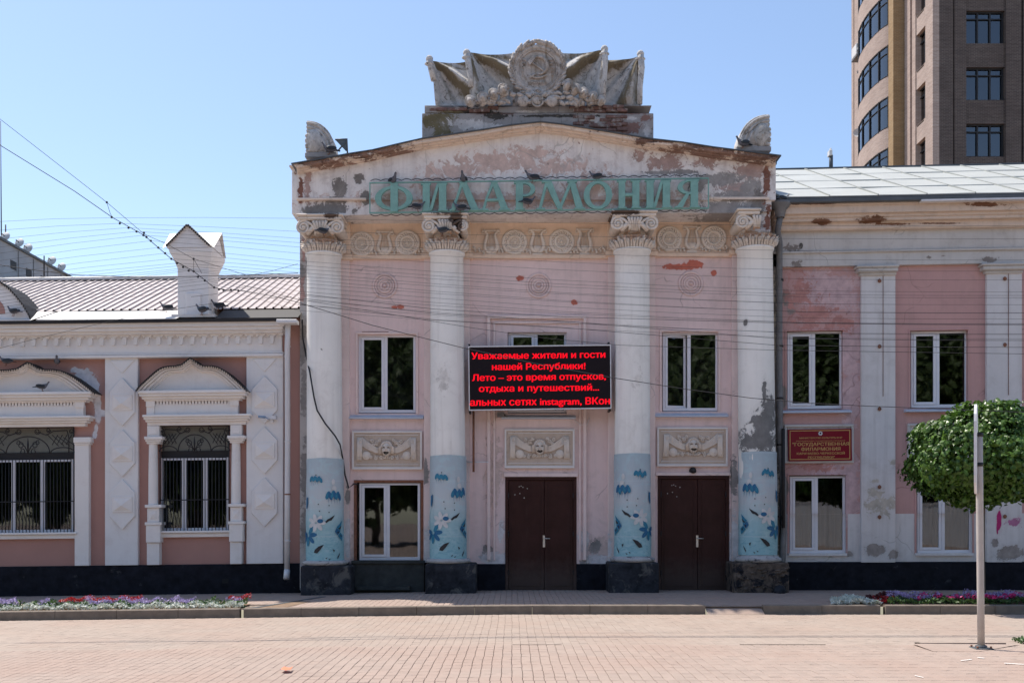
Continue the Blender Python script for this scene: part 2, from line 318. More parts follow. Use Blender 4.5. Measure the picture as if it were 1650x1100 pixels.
def doormat():
    k = N('dark_brown_steel'); p = k.pos(); b1 = k.noise(p, 2.2, 6, .65); b2 = k.noise(k.vmul(p,(14,14,1.2)), 1.0, 5, .7); b3 = k.noise(p, 9, 8, .75)
    sep = k.n('ShaderNodeSeparateXYZ'); k.l(p, sep.inputs[0])
    c = k.mix(k.rng(b1, .35, .65), (0.032,0.009,0.008), (0.052,0.018,0.015)); c = k.mix(k.math('MULTIPLY', k.rng(b2, .55, .8), .35), c, (0.075,0.045,0.038))
    low = k.math('ADD', k.rng(sep.outputs[2], 0.9, 0.0), k.math('SUBTRACT', b3, .62)); c = k.mix(k.math('MULTIPLY', k.rng(low, .0, .6), .5), c, (0.10,0.08,0.07))
    c = k.mix(k.rng(b3, .70, .715), c, (0.09,0.055,0.045)); return k.fin(c, k.rng(b1, .3, .7, .38, .6), b1, .15, .01, 0, .22)
M['door'] = doormat(); _unused = simple('spare_brown', (0.030,0.0125,0.011), 0.5, 0.3, 3, spec=0.18, dirt=((0.055,0.028,0.022), 0.62))
M['chrome'] = simple('worn_steel_handle', (0.62,0.60,0.56), 0.35, 0.05, 5, metal=0.6)
M['teal'] = simple('faded_teal_paint', (0.22,0.405,0.36), 0.8, 0.15, 7, spec=0.2, bump=0.3, dirt=((0.035,0.06,0.06), 0.66))
M['iron'] = simple('black_iron', (0.018,0.018,0.022), 0.6)
M['wire'] = simple('dark_wire', (0.03,0.03,0.035), 0.7)
M['led'] = simple('black_led_surface', (0.009,0.004,0.007), 0.9, 0.1, 40)
M['alu'] = simple('pale_aluminium', (0.68,0.68,0.70), 0.4)
M['greypipe'] = simple('dull_zinc_pipe', (0.16,0.16,0.165), 0.55, 0.25, 4, dirt=((0.3,0.28,0.25), 0.66))
M['whitepipe'] = simple('white_painted_pipe', (0.66,0.65,0.66), 0.45, 0.05, 4)
M['roofpink'] = simple('pinkish_roof_sheet', (0.40,0.345,0.335), 0.5, 0.08, 2)
M['roofwhite'] = simple('pale_painted_roof_metal', (0.44,0.45,0.425), 0.55, 0.07, 1.5, dirt=((0.40,0.38,0.33), 0.70))
M['flash'] = simple('bright_flashing_metal', (0.66,0.64,0.62), 0.5, 0.08, 3)
M['darkmetal'] = simple('dark_eave_metal', (0.085,0.095,0.105), 0.5, 0.2, 3)
M['blacktar'] = simple('black_tar_edge', (0.022,0.02,0.02), 0.7)
M['kerb'] = simple('concrete_kerb', (0.21,0.175,0.145), 0.95, 0.2, 5, spec=0.1, bump=0.5)
M['soil'] = simple('dry_soil', (0.22,0.15,0.10), 1.0, 0.3, 14, bump=0.8)
M['ledr'] = N('red_led_light'); M['ledr'].b.inputs['Base Color'].default_value = (0.05,0,0,1)
M['ledr'].b.inputs['Emission Color'].default_value = (0.62,0.004,0.012,1); M['ledr'].b.inputs['Emission Strength'].default_value = 1.0; M['ledr'].b.inputs['Specular IOR Level'].default_value = 0.0; M['ledr'] = M['ledr'].m
M['gold'] = simple('dull_gold_letter', (0.55,0.34,0.12), 0.45)
M['maroon'] = simple('maroon_glass_plaque', (0.20,0.004,0.018), 0.3, 0.06, 3)
M['pigeon'] = simple('pigeon_grey_feathers', (0.11,0.115,0.14), 0.7, 0.35, 18)
M['pigeon_dark'] = simple('pigeon_dark_head', (0.02,0.026,0.035), 0.6)
M['bark'] = simple('grey_brown_bark', (0.09,0.07,0.055), 0.95, 0.3, 12, bump=1.0)
M['curtain'] = simple('brown_curtain', (0.12,0.075,0.055), 0.9, 0.2, 3)
M['curtain_w'] = simple('grey_blind', (0.16,0.155,0.155), 0.9, 0.1, 3)
M['pole'] = simple('chipped_pale_pole_paint', (0.50,0.45,0.41), 0.6, 0.1, 6, dirt=((0.10,0.06,0.05), 0.69))
def glass(name, tint=(0.35,0.37,0.38), refl=0.08):
    k = N(name); t = k.t; t.nodes.remove(k.b)
    tr = k.n('ShaderNodeBsdfTransparent'); tr.inputs[0].default_value = (*tint,1)
    gl = k.n('ShaderNodeBsdfGlossy'); gl.inputs['Roughness'].default_value = 0.02; gl.inputs[0].default_value = (0.9,0.92,0.95,1)
    fr = k.n('ShaderNodeFresnel'); fr.inputs[0].default_value = 1.5
    wv = k.noise(k.pos(), 1.3, 2, 0.5); bp = k.n('ShaderNodeBump'); bp.inputs['Strength'].default_value = 0.03; bp.inputs['Distance'].default_value = 0.05
    k.l(wv, bp.inputs['Height']); k.l(bp.outputs[0], gl.inputs['Normal'])
    f = k.math('ADD', fr.outputs[0], refl-0.04); mx = k.n('ShaderNodeMixShader'); k.l(f, mx.inputs[0]); k.l(tr.outputs[0], mx.inputs[1]); k.l(gl.outputs[0], mx.inputs[2])
    k.l(mx.outputs[0], t.nodes['Material Output'].inputs[0]); return k.m
M['glass'] = glass('window_glass'); M['glass_t'] = glass('tower_glass', (0.25,0.27,0.3), 0.13)
def leafmat(name, c1, c2, trans=0.25, rough=0.5):
    k = N(name); p = k.pos(); wn = k.n('ShaderNodeTexNoise'); k.l(p, wn.inputs['Vector']); wn.inputs['Scale'].default_value = 9; wn.inputs['Detail'].default_value = 3
    c = k.mix(k.rng(wn.outputs[0], 0.35, 0.65), c1, c2); k.fin(c, rough, spec=0.4)
    t = k.n('ShaderNodeBsdfTranslucent'); k.l(c, t.inputs[0]); mx = k.n('ShaderNodeMixShader'); mx.inputs[0].default_value = trans
    k.l(k.b.outputs[0], mx.inputs[1]); k.l(t.outputs[0], mx.inputs[2]); k.l(mx.outputs[0], k.t.nodes['Material Output'].inputs[0]); return k.m
M['leaf'] = leafmat('maple_leaf', (0.022,0.065,0.010), (0.105,0.20,0.03), 0.25, 0.38)
M['leaf2'] = leafmat('street_tree_leaf', (0.06,0.10,0.028), (0.11,0.15,0.045))
M['silver'] = leafmat('silver_foliage', (0.50,0.55,0.48), (0.78,0.80,0.74), 0.15)
M['green'] = leafmat('bed_green_foliage', (0.04,0.09,0.025), (0.08,0.15,0.04))
M['purple'] = leafmat('violet_flower', (0.28,0.20,0.45), (0.50,0.42,0.66), 0.2)
M['red'] = leafmat('red_flower', (0.35,0.01,0.015), (0.50,0.03,0.03), 0.2)
M['magenta'] = leafmat('magenta_flower', (0.55,0.02,0.16), (0.72,0.06,0.26), 0.2)
M['maroonleaf'] = leafmat('maroon_foliage', (0.06,0.015,0.02), (0.10,0.02,0.025), 0.1)
def pavermat(name, base, sx, sy, ox=0, oy=0):
    k = N(name); p = k.pos()
    fl = k.n('ShaderNodeVectorMath', operation='FLOOR'); k.l(k.vmul(p, (1/sx,1/sy,0), (ox,oy,0)), fl.inputs[0])
    wn = k.n('ShaderNodeTexWhiteNoise', noise_dimensions='2D'); k.l(fl.outputs[0], wn.inputs['Vector'])
    c = k.mix(wn.outputs['Value'], [q*0.93 for q in base], [min(1,q*1.06) for q in base])
    big = k.noise(p, 0.55, 6, 0.65, 0.5); c = k.mix(k.math('MULTIPLY', k.rng(big, 0.42, 0.62), 0.45), c, (base[0]*0.98, base[1]*0.82, base[2]*0.76))
    sp = k.noise(p, 3.0, 7, 0.75); c = k.mix(k.math('MULTIPLY', k.rng(sp, 0.55, 0.75), 0.4), c, (base[0]*0.6, base[1]*0.58, base[2]*0.55))
    st_ = k.noise(p, 0.9, 8, 0.7, 1.2); c = k.mix(k.math('MULTIPLY', k.rng(st_, 0.56, 0.68), 0.30), c, (base[0]*0.55, base[1]*0.52, base[2]*0.50))
    sp2 = k.noise(p, 11, 2, 0.5); c = k.mix(k.rng(sp2, 0.76, 0.78), c, (0.10,0.08,0.07))
    g = k.noise(p, 150, 3, 0.6); c = k.mix(0.18, c, k.mix(g, (0.15,0.12,0.1), (0.8,0.75,0.7)))
    return k.fin(c, 0.9, g, 0.3, 0.004)
M['paver'] = pavermat('pink_beige_paver', (0.322,0.240,0.195), 0.12, 0.24)
M['paver_far'] = pavermat('dusty_beige_paver', (0.322,0.252,0.205), 0.12, 0.24)
M['paver_walk'] = pavermat('pavement_paver', (0.322,0.240,0.195), 0.12, 0.24)
M['joint'] = simple('joint_sand', (0.27,0.22,0.18), 1.0, 0.2, 10)
def brickmat(name, c1, c2, mortar, sc_=(1,1,1), bw=0.25, rh=0.075, axis='XZ'):
    k = N(name); p = k.pos(); sep = k.n('ShaderNodeSeparateXYZ'); k.l(p, sep.inputs[0]); cmb = k.n('ShaderNodeCombineXYZ')
    u = k.math('ADD', sep.outputs[0], sep.outputs[1]); k.l(u, cmb.inputs[0]); k.l(sep.outputs[2], cmb.inputs[1])
    b = k.n('ShaderNodeTexBrick'); k.l(cmb.outputs[0], b.inputs['Vector']); b.inputs['Color1'].default_value = (*c1,1); b.inputs['Color2'].default_value = (*c2,1)
    b.inputs['Mortar'].default_value = (*mortar,1); b.inputs['Scale'].default_value = 1.0; b.inputs['Brick Width'].default_value = bw; b.inputs['Row Height'].default_value = rh
    b.inputs['Mortar Size'].default_value = 0.012; b.inputs['Bias'].default_value = -0.1
    nz = k.noise(p, 0.7, 5, 0.6); c = k.mix(k.math('MULTIPLY', k.rng(nz, 0.4, 0.7), 0.35), b.outputs[0], [q*0.6 for q in c1])
    bn = k.noise(k.vmul(p,(1.2,1.2,7)), 1.0, 5, 0.7); c = k.mix(k.math('MULTIPLY', k.rng(bn, 0.42, 0.66), 0.45), c, [q*0.55 for q in c1])
    return k.fin(c, 0.9, b.outputs[1], -0.4, 0.01)
M['tbrick'] = brickmat('brown_tower_brick', (0.45,0.33,0.28), (0.35,0.255,0.22), (0.48,0.41,0.36))  # lighter copy for the side face, its sunlight put into the brick colour
M['tbrick_d'] = brickmat('dark_tower_brick', (0.105,0.078,0.07), (0.065,0.05,0.048), (0.17,0.145,0.13))  # same brick darkened for the front face, its shade put into the colour
M['ochre'] = brickmat('ochre_tower_brick', (0.36,0.225,0.11), (0.30,0.185,0.09), (0.36,0.28,0.18))

exec_parts = []
# ================================================================== GROUND
mb = MB()
xs = [-400,-60,-20,-12,-8,-4,0,400]; ys = [-400,-60,-30,-13.2,-8.96]
def sheet(mb, xs, ys, zf):
    vs_ = [(x, y, zf(x, y)) for y in ys for x in xs]; n = len(xs)
    mb.add(vs_, [(j*n+i, j*n+i+1, (j+1)*n+i+1, (j+1)*n+i) for j in range(len(ys)-1) for i in range(n-1)])
gx = lambda x: gz(max(x,-14))
sheet(mb, [-400,-60,-30,-14,-10,-6,-2,0,30,60,400], [-400,-60,-30,-20,-12.9], lambda x,y: gx(x)-0.14)
mb.obj('street', M['paver'], label='wide pink-beige paved street in front of the buildings', kind='structure')
mb = MB(); sheet(mb, [-400,-14,-10,-6,-2,0,30,400], [-13.2,-8.0,-4.2], lambda x,y: gx(x)-0.172)
mb.obj('street_bed', M['joint'], label='sand bed in the joints under the street pavers', kind='structure')
mb = MB(); sheet(mb, [-60,-14,-10,-6,-2,0,30,60], [-4.2,-0.2,20], lambda x,y: gx(x)-0.022)
walk = mb.obj('pavement', M['joint'], label='paved pavement between kerb and building', kind='structure')
mb = MB(); sheet(mb, [-400,-60,-14,0,60,400], [19,200,900], lambda x,y: -0.3)
mb.obj('ground', M['soil'], label='ground behind the buildings', kind='structure')
def paver_mb(mb, x, y, z, wx, wy, tilt=(0,0)):
    far = -8.97 < y < -4.3; c = 0.003 if far else 0.005; g = 0.0012 if far else 0.0024
    x0, x1, y0, y1 = x+g, x+wx-g, y+g, y+wy-g; zz = [z+random.uniform(-0.0025,0.0025) for _ in range(4)]
    mb.add([(x0,y0,zz[0]-c),(x1,y0,zz[1]-c),(x1,y1,zz[2]-c),(x0,y1,zz[3]-c),(x0+c,y0+c,zz[0]),(x1-c,y0+c,zz[1]),(x1-c,y1-c,zz[2]),(x0+c,y1-c,zz[3]),
            (x0,y0,z-.04),(x1,y0,z-.04),(x1,y1,z-.04),(x0,y1,z-.04)],
           [(4,5,6,7),(0,1,5,4),(1,2,6,5),(2,3,7,6),(3,0,4,7),(8,9,1,0),(9,10,2,1),(11,8,0,3)])
def pave(y0, y1, zf, mat, name, label, parts=0, skip=None):
    mb = MB(); one = None; made = 0; par = None
    if parts:
        m2 = MB(); paver_mb(m2, -0.06, -0.12, 0, 0.12, 0.24)
    lst = []; r = 0; y = y0
    while y < y1-0.05:
        hw = (DIST+y)*0.5145+0.5; off = (r % 2)*0.0 + random.uniform(-0.006,0.006); n = int(hw/0.12)+1
        for i in range(-n, n+1):
            x = i*0.12+off
            if skip and skip(x+0.06, y+0.12): continue
            lst.append((y, x))
        r += 1; y += 0.24
    holder = None
    if parts:
        holder = bpy.data.objects.new(name, None)
    rest = lst[parts:] if parts else lst
    for (yy, x) in rest: paver_mb(mb, x, yy, zf(x+0.06, yy), 0.12, 0.24)
    o = mb.obj(name, mat, label=label, kind='stuff')
    if parts:
        o['kind'] = 'structure'
        proto = m2.obj('paver', mat, o); 
        for j, (yy, x) in enumerate(lst[:parts]):
            q = proto if j == 0 else child_copy(proto, o)
            q.location = (x+0.06, yy+0.12, zf(x+0.06, yy)); q.rotation_euler = (random.uniform(-.006,.006), random.uniform(-.01,.01), random.uniform(-.01,.01))
    return o
YB = -8.96
near_y0 = YB-0.24*17
pave(near_y0, YB, lambda x,y: gx(x)-0.14, M['paver'], 'paving', 'pink paving bricks covering the nearer half of the street', 300)
pave(YB+0.02, -4.38, lambda x,y: gx(x)-0.150, M['paver_far'], 'paving', 'dusty beige paving bricks of the street by the kerb')
bedL = lambda x,y: x < P(395,980,-4.2).x and y < -2.0
def bedskip(x, y):
    if y > -3.25: return False
    return x < -4.95+(-4.1-y)*-0.42 or (x > 6.2 and y < -3.25)
pave(-4.12, -0.02, lambda x,y: gx(x), M['paver_walk'], 'paving', 'paving bricks of the pavement before the columns', 0, bedskip)
# kerbs
def kerb(pxa, pxb, label, n):
    Yk = -4.26; a = (pxa-CX)*S(Yk); b = (pxb-CX)*S(Yk); w_ = (b-a)/n
    r_ = root('kerb', ((a+b)/2, Yk, 0), label, 'kerb', 'concrete kerbs along the pavement'); r_['kind'] = 'structure'
    for i in range(n):
        m_ = MB(); x0, x1 = a+i*w_+0.004, a+(i+1)*w_-0.004; j = random.uniform(-.004,.004)
        v = []
        for x in (x0, x1):
            for (y, z) in ((Yk+j, -0.2), (Yk+j, 0.0), (Yk+0.02+j, 0.015), (Yk+0.14, 0.015), (Yk+0.14, -0.2)): v.append((x, y, z+gx(x)))
        m_.add(v, [(0,1,6,5),(1,2,7,6),(2,3,8,7),(3,4,9,8),(4,3,2,1,0),(5,6,7,8,9)]); m_.obj('kerb_stone', M['kerb'], r_)
kerb(-110, 386, 'concrete kerb in front of the left flower bed', 5)
kerb(392, 1137, 'long concrete kerb in front of the columns and doors', 8)
kerb(1230, 1419, 'short concrete kerb right of the gap in the kerb line', 2)
kerb(1427, 1780, 'concrete kerb in front of the right flower bed', 4)
m_ = MB(); a = P(1137,985,-4.26); b = P(1230,985,-4.26)
m_.add([(a.x+.01,-4.40,-.146),(b.x-.01,-4.40,-.146),(b.x-.01,-4.10,-.012),(a.x+.01,-4.10,-.012)], [(0,1,2,3)]); m_.obj('kerb_ramp', M['paver_walk'], label='small paved ramp in the gap between the kerbs', kind='structure')
# raised slab edges, loose features in the street
m_ = MB()
for (x0, x1, y, t) in ((826,905,1037,.004),(1192,1330,1036,.006)):
    a = P(x0, y, 0); d = EYE+0.14; Yp = YB-0.01
    X0, X1 = (x0-CX)*S(Yp), (x1-CX)*S(Yp); m_.box(X0, X1, Yp-0.01, Yp+0.012, -0.16, -0.14+t+0.002)
m_.obj('slab_edge', M['joint'], label='worn raised edges of the paving strip in the street', kind='structure')
m_ = MB(); Yp = -8.9
for (x0, x1, ya, yb_) in ((1475,1620,1034,1036),(1475,1482,1034,1047),):
    X0, X1 = (x0-CX)*S(Yp), (x1-CX)*S(Yp); m_.box(X0, X1, Yp-0.02, Yp+0.03, -0.16, -0.118)
X0 = (1475-CX)*S(-9.1); m_.add([(X0,-9.0,-.118),(X0+1.5,-9.0,-.13),(X0+0.6,-9.7,-.137),(X0,-9.7,-.137)], [(0,3,2,1)])
m_.obj('slab_corner', M['paver'], label='lifted corner of the paving near the sign pole', kind='structure')
def groundpoly(name, pts, z, mat, label):
    m_ = MB(); v = []
    for (px_, py_) in pts:
        d = F*(EYE-z)/(py_-HY); v.append(((px_-CX)*d/F, d-DIST, z))
    m_.add(v, [list(range(len(v)))[::-1] if True else 0]); return m_.obj(name, mat, label=label, kind='structure')
groundpoly('paint_mark', [(452,1077),(458,1073),(466,1075),(472,1073),(468,1078),(460,1079)], -0.132, simple('orange_paint', (0.75,0.22,0.12), 0.8), 'small orange paint mark on the paving bricks')
m_ = MB(); wm = simple('white_scuff', (0.75,0.72,0.68), 0.8)
for (x0,y0,x1,y1) in ((1548,1063,1566,1061),(1575,1058,1586,1059),(1474,1087,1488,1090),(1618,1067,1650,1069)):
    z = -0.131; d0 = F*(EYE-z)/(y0-HY); d1 = F*(EYE-z)/(y1-HY); d2 = F*(EYE-z)/(y0+.8-HY); d3 = F*(EYE-z)/(y1+.8-HY)
    m_.add([((x0-CX)*d0/F,d0-DIST,z),((x1-CX)*d1/F,d1-DIST,z),((x1-CX)*d3/F,d3-DIST,z),((x0-CX)*d2/F,d2-DIST,z)], [(3,2,1,0)])
m_.obj('chalk_scuff', wm, label='white scuffs on the paving right of the sign pole', kind='structure')

# ================================================================== PHILHARMONIC BUILDING
B = root('theatre_building', (0.6, 0, 0), 'pink concert hall with four white columns and a pediment carrying sign letters', 'building')
def bpart(mb, name, mat, label=None, **k): return mb.obj(name, M[mat] if isinstance(mat, str) else mat, B, label, **k)
HW = [(577,539,670,666),(1067,535,1157,663),(818,535,913,666),(574,777,678,903),(814,768,929,952),(1060,766,1175,952)]
m = MB(); m.wall(496, 346, 1245, 951, HW, 0.0, 0.22); bpart(m, 'wall', 'pink')
# body of the building behind the facade
Lx, Rx = P(484,0,0).x, P(1243,0,0).x
m = MB(); m.prism([(Lx+.05,-.2),(Rx-.05,-.2),(Rx-.05,9.75),(0.55,10.35),(Lx+.05,9.75)], 0.9, 14.0); bpart(m, 'rear_wall', 'entab')
m = MB(); m.box(Lx+.05, Lx+.3, 0.02, 0.9, -.2, 9.4); m.box(Rx-.3, Rx-.05, 0.02, 0.9, -.2, 9.4); m.box(Lx+.31, Rx-.31, 0.3, 0.9, 7.2, 9.4); bpart(m, 'side_wall', 'entab')
m = MB(); m.prism([(Lx-.1,9.76),(Rx+.1,9.76),(Rx+.1,9.80),(0.55,10.42),(Lx-.1,9.80)], -0.1, 14.1); bpart(m, 'roof', 'darkmetal')
# end piers
m = MB(); m.px(483,346,500,951,-0.10,0.5); m.px(500,346,549,951,-0.06,0.5); bpart(m, 'pier', 'pier_left', bevel=.01)
m = MB(); m.px(1240,375,1256,951,-0.10,0.5); bpart(m, 'pier', 'pier_right', bevel=.01)
# pilaster strips behind the columns
for (x0, x1, y0) in ((546,563,418),(683,757,416),(980,1056,412),(1180,1239,410)):
    m = MB(); m.px(x0, y0, x1, 906, -0.12, 0.01); bpart(m, 'pilaster', 'pilaster_pink', bevel=.008)
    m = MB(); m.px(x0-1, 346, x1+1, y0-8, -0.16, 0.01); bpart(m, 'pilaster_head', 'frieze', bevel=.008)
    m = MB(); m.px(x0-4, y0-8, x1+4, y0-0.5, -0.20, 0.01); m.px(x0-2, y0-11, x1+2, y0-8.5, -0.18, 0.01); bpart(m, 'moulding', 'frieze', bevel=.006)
# string mouldings and frieze band
for (x0, x1, y0) in ((563,683,412),(757,980,411),(1056,1180,408)):
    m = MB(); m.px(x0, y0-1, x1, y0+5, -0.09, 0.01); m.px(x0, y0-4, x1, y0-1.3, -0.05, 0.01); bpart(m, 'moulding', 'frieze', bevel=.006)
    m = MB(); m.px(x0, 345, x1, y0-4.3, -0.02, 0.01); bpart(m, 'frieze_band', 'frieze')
# frame moulding of the centre bay
m = MB()
for (x0,y0,x1,y1) in ((785,508,790,902),(940,508,945,902),(790,508,940,513)): m.px(x0,y0,x1,y1,-0.07,0.01)
for (x0,y0,x1,y1) in ((795,518,798,902),(933,518,936,902),(798,518,933,521)): m.px(x0,y0,x1,y1,-0.045,0.01)
bpart(m, 'frame_moulding', 'pilaster_pink', bevel=.006)
# dark base band
for (x0,x1) in ((757,814),(929,981),(1175,1186)): m = MB(); m.px(x0, 908, x1, 952, -0.03, 0.01); bpart(m, 'base_band', 'navy')
m = MB(); m.px(566,903,684,958,-0.28,0.01); bpart(m, 'window_apron', 'apron', label='dark grey cement apron under the ground floor window', bevel=.015)
m = MB(); m.px(566,903,684,907,-0.34,-0.281); m.px(575,944,660,950,-0.42,-0.281); bpart(m, 'ledge', 'apron')

# rosettes
def rosette(px_, py_, r):
    m = MB(); c = P(px_, py_, 0); s = S()
    for R, t in ((r,0.034),(r*0.78,0.022),(r*0.55,0.030),(r*0.33,0.032)): m.ring((c.x,-0.004,c.z), R*s, t, 36, 6, 1.0)
    m.ball((c.x,-0.01,c.z), r*0.16*s, 0.07, r*0.16*s); bpart(m, 'rosette', 'pink')
for q in ((620,460.5,18.5),(868,460,18.5),(1113,457,18.5)): rosette(*q)
# frieze reliefs
def wreath(px_, py_):
    m = MB(); c = P(px_, py_, -.02); s = S(); Y0 = -0.03
    m.disc((c.x,0,c.z), 9*s, -0.05, -0.018, 24); m.ring((c.x,Y0,c.z), 18*s, 0.045, 32, 6, 1.4); m.ring((c.x,Y0-.01,c.z), 10.5*s, 0.04, 28, 6, 1.5)
    for k in range(22):
        a = 2*pi*k/22; m.ball((c.x+14.5*s*cos(a), -0.045, c.z+14.5*s*sin(a)), 0.058, 0.055, 0.026, 6, 5, Matrix.Rotation(-a-0.7, 3, 'Y'))
    for k in range(10):
        a = 2*pi*k/10; m.ball((c.x+5.6*s*cos(a), -0.06, c.z+5.6*s*sin(a)), 0.02, 0.025, 0.02, 6, 4)
    m.ball((c.x,-0.06,c.z), 0.035, 0.03, 0.035); bpart(m, 'wreath_relief', 'relief')
def lyre(px_, py_):
    m = MB(); c = P(px_, py_, -.02); s = S(); Y0 = -0.05
    for d in (-1, 1):
        pts = [(-14,19),(-9,18),(-6,12),(-8,5),(-10,-2),(-10,-9),(-6,-15),(0,-18)]
        m.tube([(c.x+d*x*s, Y0, c.z+z*s) for x, z in pts], [.036,.04,.036,.04,.046,.05,.046,.034], 6)
        m.spiral((c.x+d*13*s, Y0, c.z+16*s), 4*s, 1.0, .015, d)
    m.px(px_-13, py_-20.5, px_+13, py_-18.5, Y0-.03, -0.018)
    for k in (-4,-1.4,1.4,4): m.tube([(c.x+k*s,Y0,c.z+14*s),(c.x+k*s*0.8,Y0,c.z-7*s)], .008, 5)
    m.px(px_-6, py_+6, px_+6, py_+8.5, Y0-.02, -0.018); m.ball((c.x,Y0,c.z-12*s), 7*s, .05, 5*s); m.px(px_-8, py_+18, px_+8, py_+21.5, Y0-.03, -0.018)
    bpart(m, 'lyre_relief', 'relief')
def acanthus(x0, x1, y):
    m = MB(); s = S(); n = int((x1-x0)/5.5)
    for i in range(n):
        px_ = x0+(i+.5)*(x1-x0)/n; c = P(px_, y+random.uniform(-2,3), 0)
        m.ball((c.x, -0.05, c.z), 0.055, 0.04, 0.022, 6, 5, Matrix.Rotation(random.uniform(-1.2,1.2), 3, 'Y'))
        if i % 3 == 0: m.spiral((c.x, -0.05, c.z+0.02), 0.05, 1.2, .013, random.choice((-1,1)))
        m.ball((c.x+0.02, -0.06, c.z-0.05), 0.03, 0.03, 0.035, 6, 5)
    bpart(m, 'acanthus_relief', 'relief')
for q in ((583,394),(657,392),(829,391),(905,390),(1078,385),(1150,384)): wreath(*q)
for q in ((620,393),(791,391),(866,390),(942,389),(1115,385)): lyre(*q)
for q in ((561,608,405),(632,683,404),(761,782,403),(800,856,403),(876,932,402),(950,976,402),(1057,1103,399),(1127,1172,399)): acanthus(*q)

# entablature (front Y=-0.75)
YE = -0.75
rake = [(478,262),(520,254),(560,247),(600,240),(640,231),(680,222),(725,215.5),(780,207),(825,199.8),(871,194.5),(905,198.5),(950,206),(1003,214.5),(1053,223),(1100,228),(1150,236),(1200,242),(1250,249)]
m = MB()
lo = [(x, 322) for x, y in rake]; lo[0] = (478,322)
m.strip([(x, y+8) for x, y in rake], lo, YE, 0.3); o = bpart(m, 'pediment', 'entab')
m = MB(); m.pprism([(480,322.3),(1243,318.3),(1243,340),(1190,343),(590,346),(480,348)], YE+0.05, 0.3); bpart(m, 'architrave', 'entab')
m = MB(); m.px(1196,338,1242,374,YE+0.12,0.3); m.px(1190,338,1195,352,YE+0.1,0.3); bpart(m, 'architrave_stub', 'entab', label='broken end of the architrave over the right column', bevel=.03)
m = MB(); m.px(478,318.5,590,322,YE-0.03,YE+0.06); m.px(1143,317,1240,321,YE-0.02,YE+0.06); bpart(m, 'moulding', 'cornice', bevel=.006)
m = MB(); m.px(470,276,485,345,-0.35,0.3); bpart(m, 'side_return', 'entab', bevel=.015)
m = MB(); m.pprism([(466,268),(486,266),(486,278),(474,280)], -0.40, 0.3); m.px(466,266,487,268.5,-0.46,0.3); bpart(m, 'side_cornice', 'cornice')
# rubble edge jitter for raking cornice: three stepped courses and a dark metal cap
def jit(y, a): return y+random.uniform(-a, a)
def rk(off, a=0.0, ext=0): 
    L = [(x, jit(y+off, a)) for x, y in rake]; L[0] = (L[0][0]-ext, L[0][1]+ext*0.1); L[-1] = (L[-1][0]+ext, L[-1][1]+ext*0.1); return L
m = MB(); m.strip(rk(1.6, 0, 6), rk(8, .5, 0), -1.05, 0.3); bpart(m, 'raking_cornice', 'cornice', bevel=.012)
m = MB(); m.strip(rk(8.2), rk(13, .4), -0.95, 0.3); bpart(m, 'raking_cornice', 'cornice', bevel=.012)
m = MB(); m.strip(rk(13.2), rk(17, .3), -0.86, 0.3); bpart(m, 'raking_cornice', 'cornice', bevel=.01)
m = MB(); m.strip(rk(0, .5, 9), rk(1.4, .3, 9), -1.10, 0.4); bpart(m, 'cornice_capping', 'darkmetal')
# loose rubble on the damaged cornice
m = MB()
for i in range(150):
    t = random.random(); seg = random.choice([0,1,2,3,4,12,13,14,15,16]); a, b_ = rake[seg], rake[seg+1]
    x = a[0]+(b_[0]-a[0])*t; y = a[1]+(b_[1]-a[1])*t+random.uniform(2,13); Yq = -1.05 if y-(a[1]+(b_[1]-a[1])*t) < 8 else -0.95
    c = P(x, y, Yq); r = random.uniform(.02,.05); m.ball(c, r*1.6, .02, r*.7, 5, 4)
bpart(m, 'broken_edge', 'cornice', kind='stuff')
# attic plinth
base_l = [(x, y) for x, y in rake if 678 <= x <= 1055]
top = [(x, 182) for x, y in base_l]; m = MB(); m.strip([(x, 182.5) for x,y in base_l], [(x, y+1.5) for x, y in base_l], -0.72, 0.6); attic = bpart(m, 'attic_block', 'attic', bevel=.012)
m = MB(); xs_ = [684,730,770,800,850,900,960]; 
for i in range(len(xs_)-1): m.pprism([(xs_[i]+.2,jit(171.5,1)),(xs_[i+1],jit(171.5,1)),(xs_[i+1],182.2),(xs_[i]+.2,182.2)], -0.68+random.uniform(-.02,.02), 0.6)
m.px(684,170,1050,171,-0.60,0.6); bpart(m, 'attic_coping', 'attic', bevel=.015)
brm = simple('old_red_brick', (0.17,0.10,0.085), 0.95, 0.4, 14, bump=0.8, dirt=((0.30,0.27,0.25), 0.52))
bm_ = MB(); bm_.box(-.12,.12,-.06,.06,-.034,.034); bproto = None
def brick(x, y, Yq):
    global bproto
    if bproto is None:
        me_ = bm_.obj('brick', brm, attic, bevel=.008); bproto = me_; q = me_
    else: q = child_copy(bproto, attic)
    c = P(x, y, Yq); q.location = (c.x-B.location[0], c.y, c.z); q.rotation_euler = (random.uniform(-.04,.04), random.uniform(-.03,.03), random.uniform(-.06,.06))
for r_ in range(2):
    for i in range(5): brick(969+i*17.5+r_*6, 174.5+r_*5.3, -0.66+random.uniform(-.03,.03))
for r_ in range(5):
    for i in range(5):
        x = 975+i*17.5+(r_%2)*8; y = 190+r_*5.2
        if x < 1048 and random.random() > .35 and y < 205+(x-960)*.13: brick(x, y, -0.69)
for i in range(7): brick(742+i*16+random.uniform(-3,3), 178+random.uniform(-2,3), -0.66)

